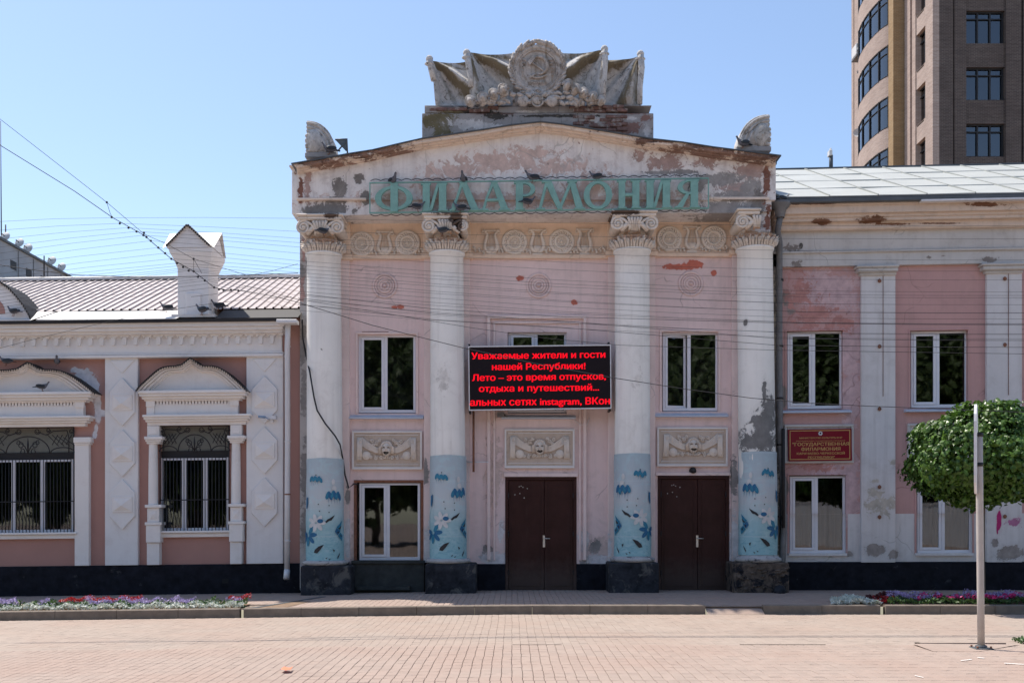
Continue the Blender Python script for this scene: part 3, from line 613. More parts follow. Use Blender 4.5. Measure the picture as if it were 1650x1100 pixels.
# doors
def door(x0, y0, x1, y1, hx):
    m = MB(); m.px(x0,y0,x1,y0+5,-0.02,.15); m.px(x0,y0+5,x0+5,y1,-0.02,.15); m.px(x1-5,y0+5,x1,y1,-0.02,.15)
    d = bpart(m, 'door', 'door', label=None, bevel=.006)
    m = MB(); m.px(x0+5.3,y0+5.3,hx-0.3,y1,0.03,.1); m.obj('door_leaf', M['door'], d, bevel=.005)
    m = MB(); m.px(hx+0.3,y0+5.3,x1-5.3,y1,0.03,.1); m.obj('door_leaf', M['door'], d, bevel=.005)
    m = MB()
    for (a, b_) in ((x0+10,hx-6),(hx+6,x1-10)):
        for (c_, e_) in ((y0+14,y0+62),(y0+70,y1-10)):
            m.px(a,c_,b_,c_+1.5,.018,.035); m.px(a,e_,b_,e_+1.5,.018,.035); m.px(a,c_+1.5,a+1.2,e_,.018,.035); m.px(b_-1.2,c_+1.5,b_,e_,.018,.035)
    m.obj('panel_moulding', M['door'], d)
    for hy in (y0+30,(y0+y1)/2,y1-30):
        for hx_ in (x0+4.6,x1-6.2): m = MB(); m.px(hx_,hy-4,hx_+1.6,hy+4,-.035,-.0); m.obj('hinge', M['iron'], d)
    m = MB(); m.px(hx-2.2,862,hx+1.2,881,-0.0,.03); c = P(hx, 867, 0); m.tube([(c.x-.01,.0,c.z),(c.x-.01,-.05,c.z),(c.x+.13,-.055,c.z)], .011, 6); m.obj('handle', M['chrome'], d)
    m = MB()
    for (dx, dy) in ((22,15),(25,14),(28,16),(15,28),(23,26),(30,33),(35,18)): m.px(x0+dx,y0+dy,x0+dx+1.3,y0+dy+1.3,.016,.033)
    m.obj('paper_scrap', simple('torn_paper', (0.6,0.58,0.55), 0.9), d)
door(814,768,929,952,877); door(1060,766,1175,952,1124)
m = MB(); c = P(1116,758,0); m.ball((c.x,-.08,c.z), .07,.07,.07); m.disc((c.x,0,c.z), .08, -.03, .01); bpart(m, 'door_lamp', 'iron')
m = MB(); m.px(812,762,931,767.5,-0.06,.01); bpart(m, 'door_head', 'pilaster_pink'); m = MB(); m.px(1057,761,1178,765.5,-0.06,.01); bpart(m, 'door_head', 'pilaster_pink')

# windows: x0,y0,x1,y1 outer frame; left sash, right fixed pane
def window(par, x0, y0, x1, y1, Yf=0.10, sash='left', open_=0.0, curtain=None, sill=None, shear=None, mats=('pvc','glass'), pk=None):
    W_ = x1-x0; H_ = y1-y0; xm = x0+W_*0.455 if sash == 'left' else x0+W_*0.545; t = 5.0; mu = 4.5
    m = MB(); Yb = Yf+.07
    m.px(x0,y0,x1,y0+3.2,Yf,Yb); m.px(x0,y1-5,x1,y1,Yf,Yb); m.px(x0,y0+3.2,x0+4,y1-5,Yf,Yb); m.px(x1-4,y0+3.2,x1,y1-5,Yf,Yb); m.px(xm-1.0,y0+3.2,xm+mu,y1-5,Yf,Yb)
    f = m.obj('window', M[mats[0]], par, shear=shear, bevel=.006)
    a0, a1, b0, b1 = x0+4, xm-1.0, y0+3.2, y1-5      # sash in the left bay
    if sash == 'right': a0, a1 = xm+mu, x1-4
    m = MB(); st = 4.2; Ys = Yf-.018
    for q in ((a0+.2,b0+.2,a1-.2,b0+st),(a0+.2,b1-st,a1-.2,b1-.2),(a0+.2,b0+st,a0+st,b1-st),(a1-st,b0+st,a1-.2,b1-st)): m.px(*q, Ys, Ys+.06)
    if open_:
        cx_ = P(a0, 0, Ys).x; v2 = []
        for (x, y, z) in m.v: dx = x-cx_; v2.append((cx_+dx*cos(open_), y+dx*sin(open_), z))
        m.v = v2
    s_ = m.obj('sash', M[mats[0]], f, shear=shear, bevel=.005)
    m = MB(); m.px(a0+st-.3,b0+st-.3,a1-st+.3,b1-st+.3,Ys+.025,Ys+.035)
    if open_:
        v2 = []
        for (x, y, z) in m.v: dx = x-cx_; v2.append((cx_+dx*cos(open_), y+dx*sin(open_), z))
        m.v = v2
    m.obj('pane', M[mats[1]], f, shear=shear)
    c0, c1 = (xm+mu-.3, x1-3.7) if sash == 'left' else (x0+3.7, xm-.7)
    m = MB(); m.px(c0,b0-.3,c1,b1+.3,Yf+.03,Yf+.04); m.obj('pane', M[mats[1]], f, shear=shear)
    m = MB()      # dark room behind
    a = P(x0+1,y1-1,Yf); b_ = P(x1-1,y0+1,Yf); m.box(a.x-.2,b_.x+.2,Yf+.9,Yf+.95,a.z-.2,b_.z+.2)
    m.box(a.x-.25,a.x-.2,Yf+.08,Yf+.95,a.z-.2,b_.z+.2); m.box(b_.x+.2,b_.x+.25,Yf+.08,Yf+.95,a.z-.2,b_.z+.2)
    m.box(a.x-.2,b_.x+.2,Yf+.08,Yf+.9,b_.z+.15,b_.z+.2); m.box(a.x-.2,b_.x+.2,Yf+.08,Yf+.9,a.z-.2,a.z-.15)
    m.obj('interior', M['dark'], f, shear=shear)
    if curtain:
        m = MB()
        for (u0, u1) in curtain[1]:
            X0 = P(x0+W_*u0,0,Yf).x; X1 = P(x0+W_*u1,0,Yf).x; n = int((X1-X0)/.02)+2; v = []
            for i in range(n):
                x = X0+(X1-X0)*i/(n-1); y = Yf+.18+.03*sin(i*1.1)+.01*sin(i*2.7); v += [(x,y,a.z),(x,y,b_.z)]
            m.add(v, [(2*i,2*i+2,2*i+3,2*i+1) for i in range(n-1)], True)
        m.obj('curtain', M[curtain[0]], f, shear=shear)
    if sill:
        m = MB(); sx0, sy0, sx1, sy1 = sill; Yq = -0.14; A = P(sx0,sy1,Yq); C = P(sx1,sy0,Yq)
        m.add([(A.x,Yq,A.z),(C.x,Yq,A.z),(C.x,Yq,A.z+.03),(A.x,Yq,A.z+.03),(A.x,Yf,C.z),(C.x,Yf,C.z),(A.x,Yf,A.z),(C.x,Yf,A.z)], [(0,1,2,3),(3,2,5,4),(0,3,4,6),(1,7,5,2),(0,6,7,1)])
        m.obj('sill', M['sillm'], f, shear=shear)
    return f
window(B, 578,540,670,665, sill=(562,664,682,674)); window(B, 1068,536,1157,662, open_=0.22, sill=(1056,661,1174,671)); window(B, 819,536,913,665, sill=(808,664,928,674))
window(B, 579,778,677,902, Yf=.04, curtain=('curtain_w', [(.02,.36),(.40,.5),(.5,.95)]))
m = MB(); m.px(570,773,682,777,-0.02,.2); m.px(570,777,574,903,-0.015,.2); m.px(678,777,682,903,-0.015,.2); bpart(m, 'window_surround', 'rust', label='crumbling rust brown surround of the ground floor window', bevel=.01)
m = MB(); m.px(583,534,626,536.5,-0.015,.01); m.px(1070,532,1096,534.5,-.015,.01); bpart(m, 'window_head', 'rust')
# moulded window reveals
m = MB()
for (x0,y0,x1,y1) in ((576,536,671,666),(1066,532,1158,662)):
    m.px(x0-3,y0-1,x1+3,y0+2,-0.03,.01); m.px(x0-3,y0+2,x0,y1,-0.03,.01); m.px(x1,y0+2,x1+3,y1,-0.03,.01)
bpart(m, 'window_surround', 'pilaster_pink', bevel=.005)
# vase on sill
prof = [(.035,0),(.05,.03),(.045,.12),(.02,.2),(.012,.3),(.014,.33)]
c = P(1145,659,.2); m = MB(); m.lathe([(r, c.z+z) for r, z in prof], (c.x,.2), 14); m.obj('vase', simple('pale_blue_glaze', (0.55,0.65,0.66), .4), None, 'small pale vase standing behind the glass of the half-open window', cat='vase')

# relief panels with laughing masks
def mask_panel(x0, y0, x1, y1):
    m = MB(); m.px(x0,y0,x1,y1,-0.05,.01); p_ = bpart(m, 'relief_panel', 'relief_ground', bevel=.006)
    m = MB()
    for q in ((x0,y0,x1,y0+3),(x0,y1-4,x1,y1),(x0,y0+3,x0+3,y1-4),(x1-3,y0+3,x1,y1-4)): m.px(*q,-0.085,-0.049)
    for q in ((x0+6,y0+6,x1-6,y0+7.2),(x0+6,y1-8.5,x1-6,y1-7.3)): m.px(*q,-0.065,-0.049)
    m.obj('panel_frame', M['wing_trim'], p_, bevel=.006)
    s = S(); cx, cz = (P(x0,0).x+P(x1,0).x)/2, P(0,(y0+y1)/2).z+.03; Y0 = -0.075
    m = MB()      # mask
    m.ball((cx,Y0,cz-.02), .115,.12,.165, 12, 10); m.ball((cx,Y0-.105,cz-.02), .022,.04,.045, 8, 6)
    for d in (-1,1):
        m.ball((cx+d*.055,Y0-.09,cz-.06), .035,.03,.03); m.tube([(cx+d*.02,Y0-.115,cz+.035),(cx+d*.05,Y0-.11,cz+.055),(cx+d*.085,Y0-.075,cz+.035)], .010, 5)
        for k in range(4): m.tube([(cx+d*(.08+.012*k),Y0-.05,cz+.12-.02*k),(cx+d*(.125+.014*k),Y0-.04,cz+.03),(cx+d*(.115+.016*k),Y0-.04,cz-.12)], .014, 5)
    for k in range(9):
        a = pi*k/8; m.ball((cx+.105*cos(a),Y0-.03,cz+.06+.09*sin(a)), .032,.04,.03, 6, 5)
    m.ball((cx,Y0-.085,cz-.15), .035,.03,.02)
    mk = m.obj('mask', M['relief'], p_)
    m = MB(); m.tube([(cx+.055*cos(a),Y0-.118+.02*abs(cos(a)),cz-.085+.036*sin(a)) for a in [pi+pi*k/8 for k in range(9)]], .012, 5); m.tube([(cx-.05,Y0-.10,cz-.082),(cx,Y0-.12,cz-.092),(cx+.05,Y0-.10,cz-.082)], .011, 5)
    for d in (-1,1): m.tube([(cx+d*.025,Y0-.108,cz+.012),(cx+d*.05,Y0-.108,cz+.024),(cx+d*.078,Y0-.085,cz+.008)], .009, 5)
    m.obj('mask_opening', M['dark'], mk)
    m = MB()      # drapery and scrolls
    for d in (-1,1):
        for k in range(5):
            m.tube([(cx+d*x,Y0-.005,cz+z-.05*k*(.3+x)) for x, z in ((.13,.0),(.25,.02),(.36,.09),(.47,.17),(.56,.25))], .019, 5)
            m.tube([(cx+d*(.56+.025*k),Y0,cz+.25),(cx+d*(.575+.022*k),Y0,cz-.02),(cx+d*(.57+.028*k),Y0,cz-.27)], .018, 5)
        for (x, z, R) in ((.22,.13,.05),(.33,.17,.045),(.17,.19,.04),(.43,.07,.05),(.3,.08,.04),(.25,-.22,.04),(.12,-.2,.045),(.6,.17,.05),(.36,-.2,.035),(.62,-.2,.04)): m.spiral((cx+d*x,Y0,cz+z), R, 1.4, .017, d, random.uniform(0,6), 16)
        m.ball((cx+d*.46,Y0,cz-.16), .085,.045,.085, 12, 8); m.ring((cx+d*.46,Y0-.01,cz-.16), .085, .013, 20, 5)
        for k in range(5): m.ball((cx+d*(.06+.05*k),Y0,cz-.22+.012*k), .03,.03,.016, 6, 4, Matrix.Rotation(d*.5,3,'Y'))
        m.tube([(cx+d*.64,Y0,cz+.22),(cx+d*.66,Y0,cz),(cx+d*.66,Y0,cz-.24)], .02, 6)
    for k in range(4): m.tube([(cx-.06+.04*k,Y0,cz-.17),(cx-.06+.04*k,Y0,cz-.24)], .015, 5)
    m.obj('drapery_relief', M['relief'], p_)
mask_panel(567,694,680,756); mask_panel(813,691,926,754); mask_panel(1059,688,1173,751)

# columns
YC = -0.42
wrapmat = None
def wrap_material(name, mirror):
    k = N(name); p = k.pos(); sep = k.n('ShaderNodeSeparateXYZ'); k.l(p, sep.inputs[0])
    cr = k.n('ShaderNodeValToRGB'); k.l(k.rng(sep.outputs[2], 0.7, 3.1), cr.inputs[0])
    e = cr.color_ramp.elements; e[0].position = 0; e[0].color = (0.27,0.50,0.55,1); e[1].position = 1; e[1].color = (0.40,0.49,0.54,1)
    for pos_, c_ in ((0.35,(0.34,0.52,0.56,1)),(0.44,(0.43,0.56,0.59,1)),(0.55,(0.52,0.56,0.58,1)),(0.70,(0.48,0.54,0.58,1))):
        x = e.new(pos_); x.color = c_
    nz = k.noise(k.vmul(p,(1.6,1.6,2.5)), 1.6, 4, 0.55, 1.5); c = k.mix(k.math('MULTIPLY', k.rng(nz, 0.5, 0.62), 0.45), cr.outputs[0], (0.45,0.62,0.66))
    sw = k.noise(k.vmul(p,(2,2,4),(4,0,0)), 2.0, 2, 0.4, 3.0); low = k.rng(sep.outputs[2], 1.6, 1.1)
    c = k.mix(k.math('MULTIPLY', k.math('MULTIPLY', k.rng(sw, 0.56, 0.60), low), 0.5), c, (0.17,0.38,0.45))
    # printed sheet seams
    sm = k.math('ABSOLUTE', k.math('SUBTRACT', k.math('FRACT', k.math('MULTIPLY', sep.outputs[2], 1/0.62)), 0.5)); c = k.mix(k.rng(sm, 0.49, 0.497), c, (0.55,0.62,0.66))
    wr = k.noise(k.vmul(p,(9,9,1.1)), 1.0, 4, 0.6, 0.8)
    return k.fin(c, 0.55, wr, 0.35, 0.04)
M['wrap'] = wrap_material('pale_blue_printed_banner', False)
mprint = [simple('print_deep_blue', (0.02,0.13,0.27), .6), simple('print_dark_brown', (0.03,0.028,0.03), .6), simple('print_white_petal', (0.62,0.62,0.62), .6), simple('print_teal_blue', (0.03,0.20,0.32), .6)]
def printed(mb, cxw, R, mirror, pts, mi):
    mb.cur = mi; d = -1 if mirror else 1; v = []
    # pts in px offset (u right, v px y) where u measured along the arc
    for (u, y) in pts:
        a = -pi/2+d*u*S(YC)/R; v.append((cxw+R*cos(a), YC+R*sin(a), P(0, y, YC-R*0.9).z))
    n = len(v); cen = (sum(p[0] for p in pts)/n, sum(p[1] for p in pts)/n)
    a = -pi/2+d*cen[0]*S(YC)/R; v.append((cxw+R*cos(a), YC+R*sin(a), P(0, cen[1], YC-R*0.9).z))
    mb.add(v, [(i, (i+1)%n, n) for i in range(n)])
def ell(cu, cv, ru, rv, rot=0, n=10): return [(cu+ru*cos(2*pi*k/n)*cos(rot)-rv*sin(2*pi*k/n)*sin(rot), cv+ru*cos(2*pi*k/n)*sin(rot)+rv*sin(2*pi*k/n)*cos(rot)) for k in range(n)]
def motifs(par, cxw, R, dy, mir):
    cur = [MB()]
    def f(pts, mi, rr=0): printed(cur[0], cxw, R+.004+rr, mir, [(u, v+dy) for u, v in pts], mi)
    def out(name):
        if cur[0].v: cur[0].obj(name, mprint, par)
        cur[0] = MB()
    for k in range(6): f(ell(-19+k*3.6, 772+random.uniform(-2,2), 2.4, 4.8, .35*(-1)**k), 3, .0006*k)
    for k in range(4): f([(-19+k*4,776),(-18.3+k*4,776),(-17+k*4,781+random.uniform(0,3))], 3, .004)
    out('printed_butterfly')
    for k in range(6): f(ell(10+k*4.1, 797+random.uniform(-2,3), 3.2, 7.2, .35*(-1)**k), 0 if k%2 else 3, .001*k)
    for k in range(5): f([(10+k*5,802),(11+k*5,802),(11.5+k*5,811+random.uniform(0,3))], 0, .007)
    f(ell(19,776,3,5), 2); f(ell(21,786,4,4), 2, .001); out('printed_butterfly')
    f([(-32,802),(-27,800),(-27,812),(-30,820),(-33,818)], 0); out('printed_leaf')
    for k in range(7): a = 2*pi*k/7; f(ell(-9+9*cos(a), 842+8*sin(a), 7, 3.4, a), 2, .0004*k)
    out('printed_flower'); f(ell(-2,839,5,3.5), 0, .004); out('printed_petal')
    f([(6,840),(10,836),(14,834),(22,829),(19,834),(16,838),(12,839),(8,842)], 1, .004); out('printed_leaf')
    f([(33,856),(38,838),(32,843),(25,849)], 3); f([(33,856),(25,850),(22,856),(27,862)], 0, .001); f([(33,857),(40,862),(38,872),(32,867),(28,863)], 3, .0015); f([(28,852),(36,846),(34,852)], 1, .003); f([(26,856),(30,856),(28,860)], 1, .003); f([(32,860),(37,863),(35,866)], 1, .003); out('printed_butterfly')
    for k in range(6): a = -0.9+2*pi*k/6*0.8; f(ell(-26+11*cos(a), 862+10*sin(a), 8, 3.6, a), 0 if k%3 else 3, .0005*k)
    out('printed_flower')
    f([(-13,890),(-11,885),(-5,880),(0,878),(4,877),(-1,884),(-7,891)], 1); out('printed_leaf')
    for (u, v) in ((6,899),(11,901)): f([(u,v),(u+4,v-2),(u+2,v+1)], 1); out('printed_leaf')
    f([(27,897),(33,889),(31,895),(27,901)], 1); out('printed_leaf'); f([(18,884),(22,886),(20,890)], 1); out('printed_leaf')
    for q in ((-5,812),(12,814),(-3,823),(12,825),(-9,765)): f(ell(q[0],q[1],1,1), 1); out('printed_dot')
def column(px_top, px_bot, rt, rb, ycap, ywt, ywb, mat, mir, broken=0, plate=None, pm='plinth'):
    cxt, cxb = P(px_top,0,YC).x, P(px_bot,0,YC).x; zt = P(0,ycap+28,YC-.38).z; zb = P(0,ywb,YC-.38).z; s = S(YC)
    m = MB(); n = 40; prof = []
    for i in range(13):
        t = i/12; prof.append((rb*s+(rt-rb)*s*(t**1.3), zb+(zt-zb)*t))
    prof += [(rt*s+.03, zt+.02),(rt*s+.035,zt+.05),(rt*s+.0,zt+.07)]
    b0 = len(m.v); m.lathe(prof, (0,YC), n)
    m.v = [(x+cxb+(cxt-cxb)*min(1,(z-zb)/(zt-zb)), y, z) for x, y, z in m.v]
    C_ = bpart(m, 'column', mat)
    # capital
    R = rt*s; m = MB(); zc0 = zt+.06; zc1 = P(0,ycap+4,YC-.45).z; H_ = zc1-zc0
    m.lathe([(R*.96,zc0),(R*.98,zc0+H_*.5),(R*1.12,zc0+H_*.85),(R*1.2,zc1),(R*.8,zc1+.01)], (cxt,YC), 32)
    for row, (n_, hh) in enumerate(((20,.6),(20,.95))):
        for k in range(n_):
            a = 2*pi*(k+.5*row)/n_
            if sin(a) > .35: continue
            rr = [R*1.0,R*1.03,R*1.10,R*1.24,R*1.30,R*1.26]; zz = [0,.3,.6,.88,.93,.82]
            m.tube([(cxt+r_*cos(a), YC+r_*sin(a), zc0+z_*H_*hh+.0) for r_, z_ in zip(rr, zz)], [.03,.028,.033,.045,.04,.02], 5)
    m.obj('leaf_capital', M['capital'], C_)
    # volutes and abacus
    zv = P(0,ycap-15,YC-.5).z; hw = .44
    m = MB()
    sides = (-1,1) if broken == 0 else ((-1,) if broken == 1 else (-1,1))
    for d in sides:
        Rv = .155; c_ = (cxt+d*.37, YC-.44, zv)
        if broken == 2 and d == 1: Rv = .12
        m.spiral(c_, Rv, 1.9, .034, -d, pi/2+d*.4, 34)
        m.disc((c_[0],0,c_[2]), Rv*.85, c_[1]+.0, YC+.3, 18)
        m.tube([(c_[0]-d*.02,c_[1],zv+.15),(cxt+d*.2,c_[1],zv+.07),(cxt+d*.1,c_[1],zv-.06),(cxt+d*.12,c_[1]+.05,zv-.17)], [.03,.035,.035,.02], 6)
        m.ball((c_[0],c_[1]-.03,c_[2]), .035,.03,.035)
        m.tube([(cxt+d*.30,YC-.40,zv-.15),(cxt+d*.18,YC-.42,zv-.02),(cxt+d*.03,YC-.42,zv+.13)], [.05,.06,.03], 6)
    for k in (-2,-1,0,1,2):
        if broken == 1 and k > 0: continue
        m.tube([(cxt+k*.03,YC-.42,zv-.15),(cxt+k*.05,YC-.46,zv+.03),(cxt+k*.075,YC-.50,zv+.13)], [.02,.03,.035], 5)
    if broken != 1: m.lathe([(R*.8,zc1),(R*.75,zv+.15)], (cxt,YC), 24)
    else: m.lathe([(R*.8,zc1),(R*.55,zv+.02)], (cxt-.1,YC), 24)
    m.obj('volute', M['capital'], C_)
    m = MB(); za = P(0,ycap-34,YC-.5).z
    xr = hw+.02 if broken != 1 else -.02
    m.box(cxt-hw-.04,cxt+xr+.02,YC-.50,YC+.35,zv+.155,za-.03); m.box(cxt-hw-.08,cxt+xr+.05,YC-.54,YC+.35,za-.029,za+.02)
    m.obj('abacus', M['capital'], C_, bevel=.02)
    # banner wrap
    Rw = rb*s+.018; zw1 = P(0,ywt,YC-.4).z; zw0 = P(0,ywb,YC-.4).z; m = MB(); v = []; n_ = 72; rows = 30
    for j in range(rows+1):
        z = zw0+(zw1-zw0)*j/rows
        for k in range(n_):
            a = 2*pi*k/n_; q = Rw*(1-.02*j/rows)+.004*sin(a*7+z*2.2)+.003*sin(a*3-z*9)
            v.append((cxb+(cxt-cxb)*.1+q*cos(a), YC+q*sin(a), z+(.004*sin(a*3) if j in (0,rows) else 0)))
    m.add(v, [(j*n_+k, j*n_+(k+1)%n_, (j+1)*n_+(k+1)%n_, (j+1)*n_+k) for j in range(rows) for k in range(n_)], True)
    m.obj('banner_wrap', M['wrap'], C_)
    motifs(C_, cxb+(cxt-cxb)*.1, Rw+.006, ywb-905, mir)
    # plinth
    x0, y0, x1, y1 = plate; m = MB(); a = P(x0,y1,-.90); b_ = P(x1,y0,-.90)
    g = 6; 
    m.box(a.x, b_.x, -.90, 0.02, -.15, b_.z-.0); o = m.obj('column_base', M[pm], C_, bevel=.03)
    m = MB(); m.lathe([(Rw+.03,b_.z+.001),(Rw+.085,b_.z+.03),(Rw+.085,b_.z+.08),(Rw+.03,b_.z+.11),(Rw-.02,zw0+.01)], (cxb,YC), 36); m.obj('base_ring', M['plinth_cap'], C_)
    return C_
column(522,524,27.0,29.0,380,738,905,'column',0,0,(484,911,565,953))
column(720,722.5,26.7,28.5,378,733,901,'column',0,2,(685,908,767,953))
column(1018.5,1019,28.0,28.6,374,730,896,'column',1,0,(982,906,1062,952))
c4 = column(1216,1221.5,28.2,29.5,371,727,894,'column_worn',1,1,(1183,906,1272,952),pm='plinth_brk')
# broken bricks of the right base
m = MB()
for i in range(26):
    c = P(random.uniform(1190,1268), random.uniform(912,950), -.9); m.ball((c.x,-.90,c.z), random.uniform(.05,.11), .035, random.uniform(.02,.04), 5, 4, Matrix.Rotation(random.uniform(-.3,.3),3,'Y'))
m.obj('base_rubble', M['plinth_brk'], c4, kind='stuff')
m = MB(); c = P(1256,945,-1.0); m.ball((c.x,-1.02,.06), .15,.1,.13, 6, 4); m.obj('loose_stone', M['plinth'], None, 'broken stone lying against the base of the right column', cat='stone')

# ------------------------------------------------------------------ roof sculpture
R_ = root('roof_sculpture', tuple(P(866,172,-.6)), 'stained concrete emblem with round medallion between draped banners on top of the facade', 'sculpture')
def flag(pole, quad, Yb, label=None, k1=9, ph=0):
    lich = []
    # pole=(px,py) gather point; quad = corners TL,TR,BR,BL in px
    nx, ny = 46, 34; m = MB(); v = []
    for j in range(ny+1):
        for i in range(nx+1):
            u, t = i/nx, j/ny
            x = (1-t)*((1-u)*quad[0][0]+u*quad[1][0])+t*((1-u)*quad[3][0]+u*quad[2][0]); y = (1-t)*((1-u)*quad[0][1]+u*quad[1][1])+t*((1-u)*quad[3][1]+u*quad[2][1])
            y += 4*sin(pi*u)*(1-t)**3
            dx, dy = x-pole[0], y-pole[1]; a = atan2(dy+3, abs(dx)+1); r = hypot(dx, dy)
            env = min(1, r/40); A = .14*env; d = A*(sin(a*k1+ph+.25*sin(r*.06))+.40*sin(a*k1*2.1+ph*2)+.08*sin(a*k1*3.7))
            if t < .12: d *= .25+.75*t/.12
            d *= min(1,(1-t)*6+.35)
            lich.append(max(0, min(1, .15+.85*sin(a*k1*1.0+ph*1.7+1.2+.3*sin(r*.08))+.5*sin(a*17+ph*3)+(.9 if t < .18 else 0)-.25*t)))
            c = P(x, y, Yb); v.append((c.x, Yb+d, c.z))
    f_ = [(j*(nx+1)+i, (j+1)*(nx+1)+i, (j+1)*(nx+1)+i+1, j*(nx+1)+i+1) for j in range(ny) for i in range(nx)]
    nb = len(v); border = [i for i in range(nx+1)]+[j*(nx+1)+nx for j in range(1,ny+1)]+[ny*(nx+1)+i for i in range(nx-1,-1,-1)]+[j*(nx+1) for j in range(ny-1,0,-1)]
    vb = [(v[b_][0], Yb+.32, v[b_][2]) for b_ in border]
    m.add(v, f_, True); m.add([v[b_] for b_ in border]+vb, [(i,(i+1)%len(border),(i+1)%len(border)+len(border),i+len(border)) for i in range(len(border))]+[[i+len(border) for i in range(len(border))]])
    o_ = m.obj('banner', M['flag'], R_); at_ = o_.data.attributes.new('lichen', 'FLOAT', 'POINT')
    for i_, q_ in enumerate(lich): at_.data[i_].value = q_
    return o_
flag((697,97), [(696,98),(756,97),(757,171),(702,171)], -.42, k1=7, ph=.4)
flag((757,84), [(755,84),(826,85),(832,171),(757,171)], -.55, k1=7, ph=1.5)
flag((973,78), [(905,85),(975,79),(974,171),(900,171)], -.55, k1=7, ph=.9)
flag((1030,88), [(974,97),(1034,89),(1033,171),(972,171)], -.42, k1=7, ph=2.2)
def staff(pts, Yq):
    m = MB(); q = [P(x,y,Yq) for x,y in pts]; m.tube(q, [.075,.07,.065,.06][:len(q)] if len(q) <= 4 else .06, 10); m.ball(q[0]+Vector((0,0,-.02)), .085,.085,.085, 8, 5); m.ball(q[0]+Vector((0,0,-.13)), .115,.09,.045, 8, 5); m.obj('staff', M['flag'], R_)
staff([(692,94),(694,108),(699,130)], -.55); staff([(752,84),(755,104),(759,125),(759,140)], -.68); staff([(974,78),(975,100),(973,130),(972,160)], -.68); staff([(1032,86),(1034,110),(1031,140),(1031,168)], -.55)
mc = P(866,112,-.75); s7 = S(-.75)
m = MB(); m.disc((mc.x,0,mc.z), 39*s7, -.72, -.2, 48); med = m.obj('medallion', M['medal'], R_)
m = MB(); m.ring((mc.x,-.74,mc.z), 36*s7, .05, 48, 8); m.ring((mc.x,-.74,mc.z), 32*s7, .025, 48, 6); m.obj('rim', M['medal'], med)
m = MB()
for k in range(46):
    a = 2*pi*k/46+pi/2; d = 1 if cos(a) < 0 else -1; rr = (40.5+random.uniform(-1,1.2))*s7
    big = 1.15 if sin(a) > .6 else 1.0
    for w_ in (-1,1): m.ball((mc.x+(rr+w_*.035)*cos(a), -.76-.02*w_, mc.z+(rr+w_*.035)*sin(a)), .10*big,.05,.035*big, 7, 5, Matrix.Rotation(-(a+pi/2+w_*.5*d),3,'Y'))
m.obj('wreath', M['medal'], med)
m = MB()   # hammer and sickle
q = lambda x, y: (mc.x+(x-866)*s7, -.76, mc.z+(112-y)*s7)
arc = [(868+14*cos(a), 106-14*sin(a)) for a in [radians(t) for t in range(130,-106,-14)]]
m.tube([q(*p) for p in arc], [.012+.03*sin(pi*i/(len(arc)-1)) for i in range(len(arc))], 6); m.tube([q(864,119),q(853,126)], .024, 6)
m.tube([q(856,100),q(880,118)], .02, 6); m.prism([(q(850,97)[0],q(850,101)[2]),(q(858,90)[0],q(858,92)[2]),(q(862,95)[0],q(862,96)[2]),(q(854,103)[0],q(854,106)[2])], -.80, -.72)
m.obj('hammer_and_sickle', M['medal'], med)
m = MB(); m.tube([q(853,121),q(860,125),q(866,126),q(873,125),q(881,121)], .02, 6)
for k in range(8): m.tube([q(854+k*3.4,130),q(854+k*3.4,135)], .012, 5)
for k in range(5):
    for d in (-1,1): m.tube([q(866+d*(18+k*1.5),98+k*6),q(866+d*(24+k*.2),96+k*6)], .018, 5)
m.obj('ribbon_relief', M['medal'], med)
for (x, y, r_) in ((914,139,9.5),(926,146,9),(939,152,9),(954,158,8.5),(968,164,8),(812,147,10),(796,154,9),(779,160,10),(758,165,9)):
    m = MB(); c = P(x, y, -.84); d = 1 if x > 866 else -1; rot = Matrix.Rotation(d*.55,3,'Y'); R0 = r_*s7
    for (k, dy) in ((1.0,0),(.74,-.05),(.46,-.09)): m.ball((c.x+d*.01*k, c.y+dy, c.z-.02*(1-k)), R0*.78*k, .10, R0*k, 10, 7, rot)
    for k in (1.0,.70):
        pts = [Vector(c)+rot@Vector((R0*.80*k*cos(t), -.05-.06*(1-k), R0*1.02*k*sin(t))) for t in [pi*j/9-.3 for j in range(12)]]; m.tube(pts, .022, 5)
    m.obj('scroll_bundle', M['medal'], R_)
m = MB()

for i in range(70):
    t = random.uniform(-1,1); x = 866+t*95; y = 160+random.uniform(-8,9)-(1-abs(t))*8*random.random()
    if abs(t) > .6: y = random.uniform(162,169)
    c = P(x, y, -.78); m.ball((c.x, -.80+random.uniform(-.05,.03), c.z), .10, .05, .045, 7, 5, Matrix.Rotation(random.uniform(-.9,.9),3,'Y'))
m.obj('foliage_relief', M['medal'], R_)
m = MB(); m.px(826,140,906,171.5,-.60,-.2); m.obj('backing_block', M['medal'], R_)
m = MB(); m.ball(P(866,163,-.82), .17,.08,.11, 12, 8); m.ring(P(866,163,-.88), .12,.02,20,5); m.ball(P(843,163,-.82), .14,.08,.13, 10, 8); m.ball(P(889,163,-.82), .14,.08,.13, 10, 8); m.obj('shell_relief', M['medal'], R_)
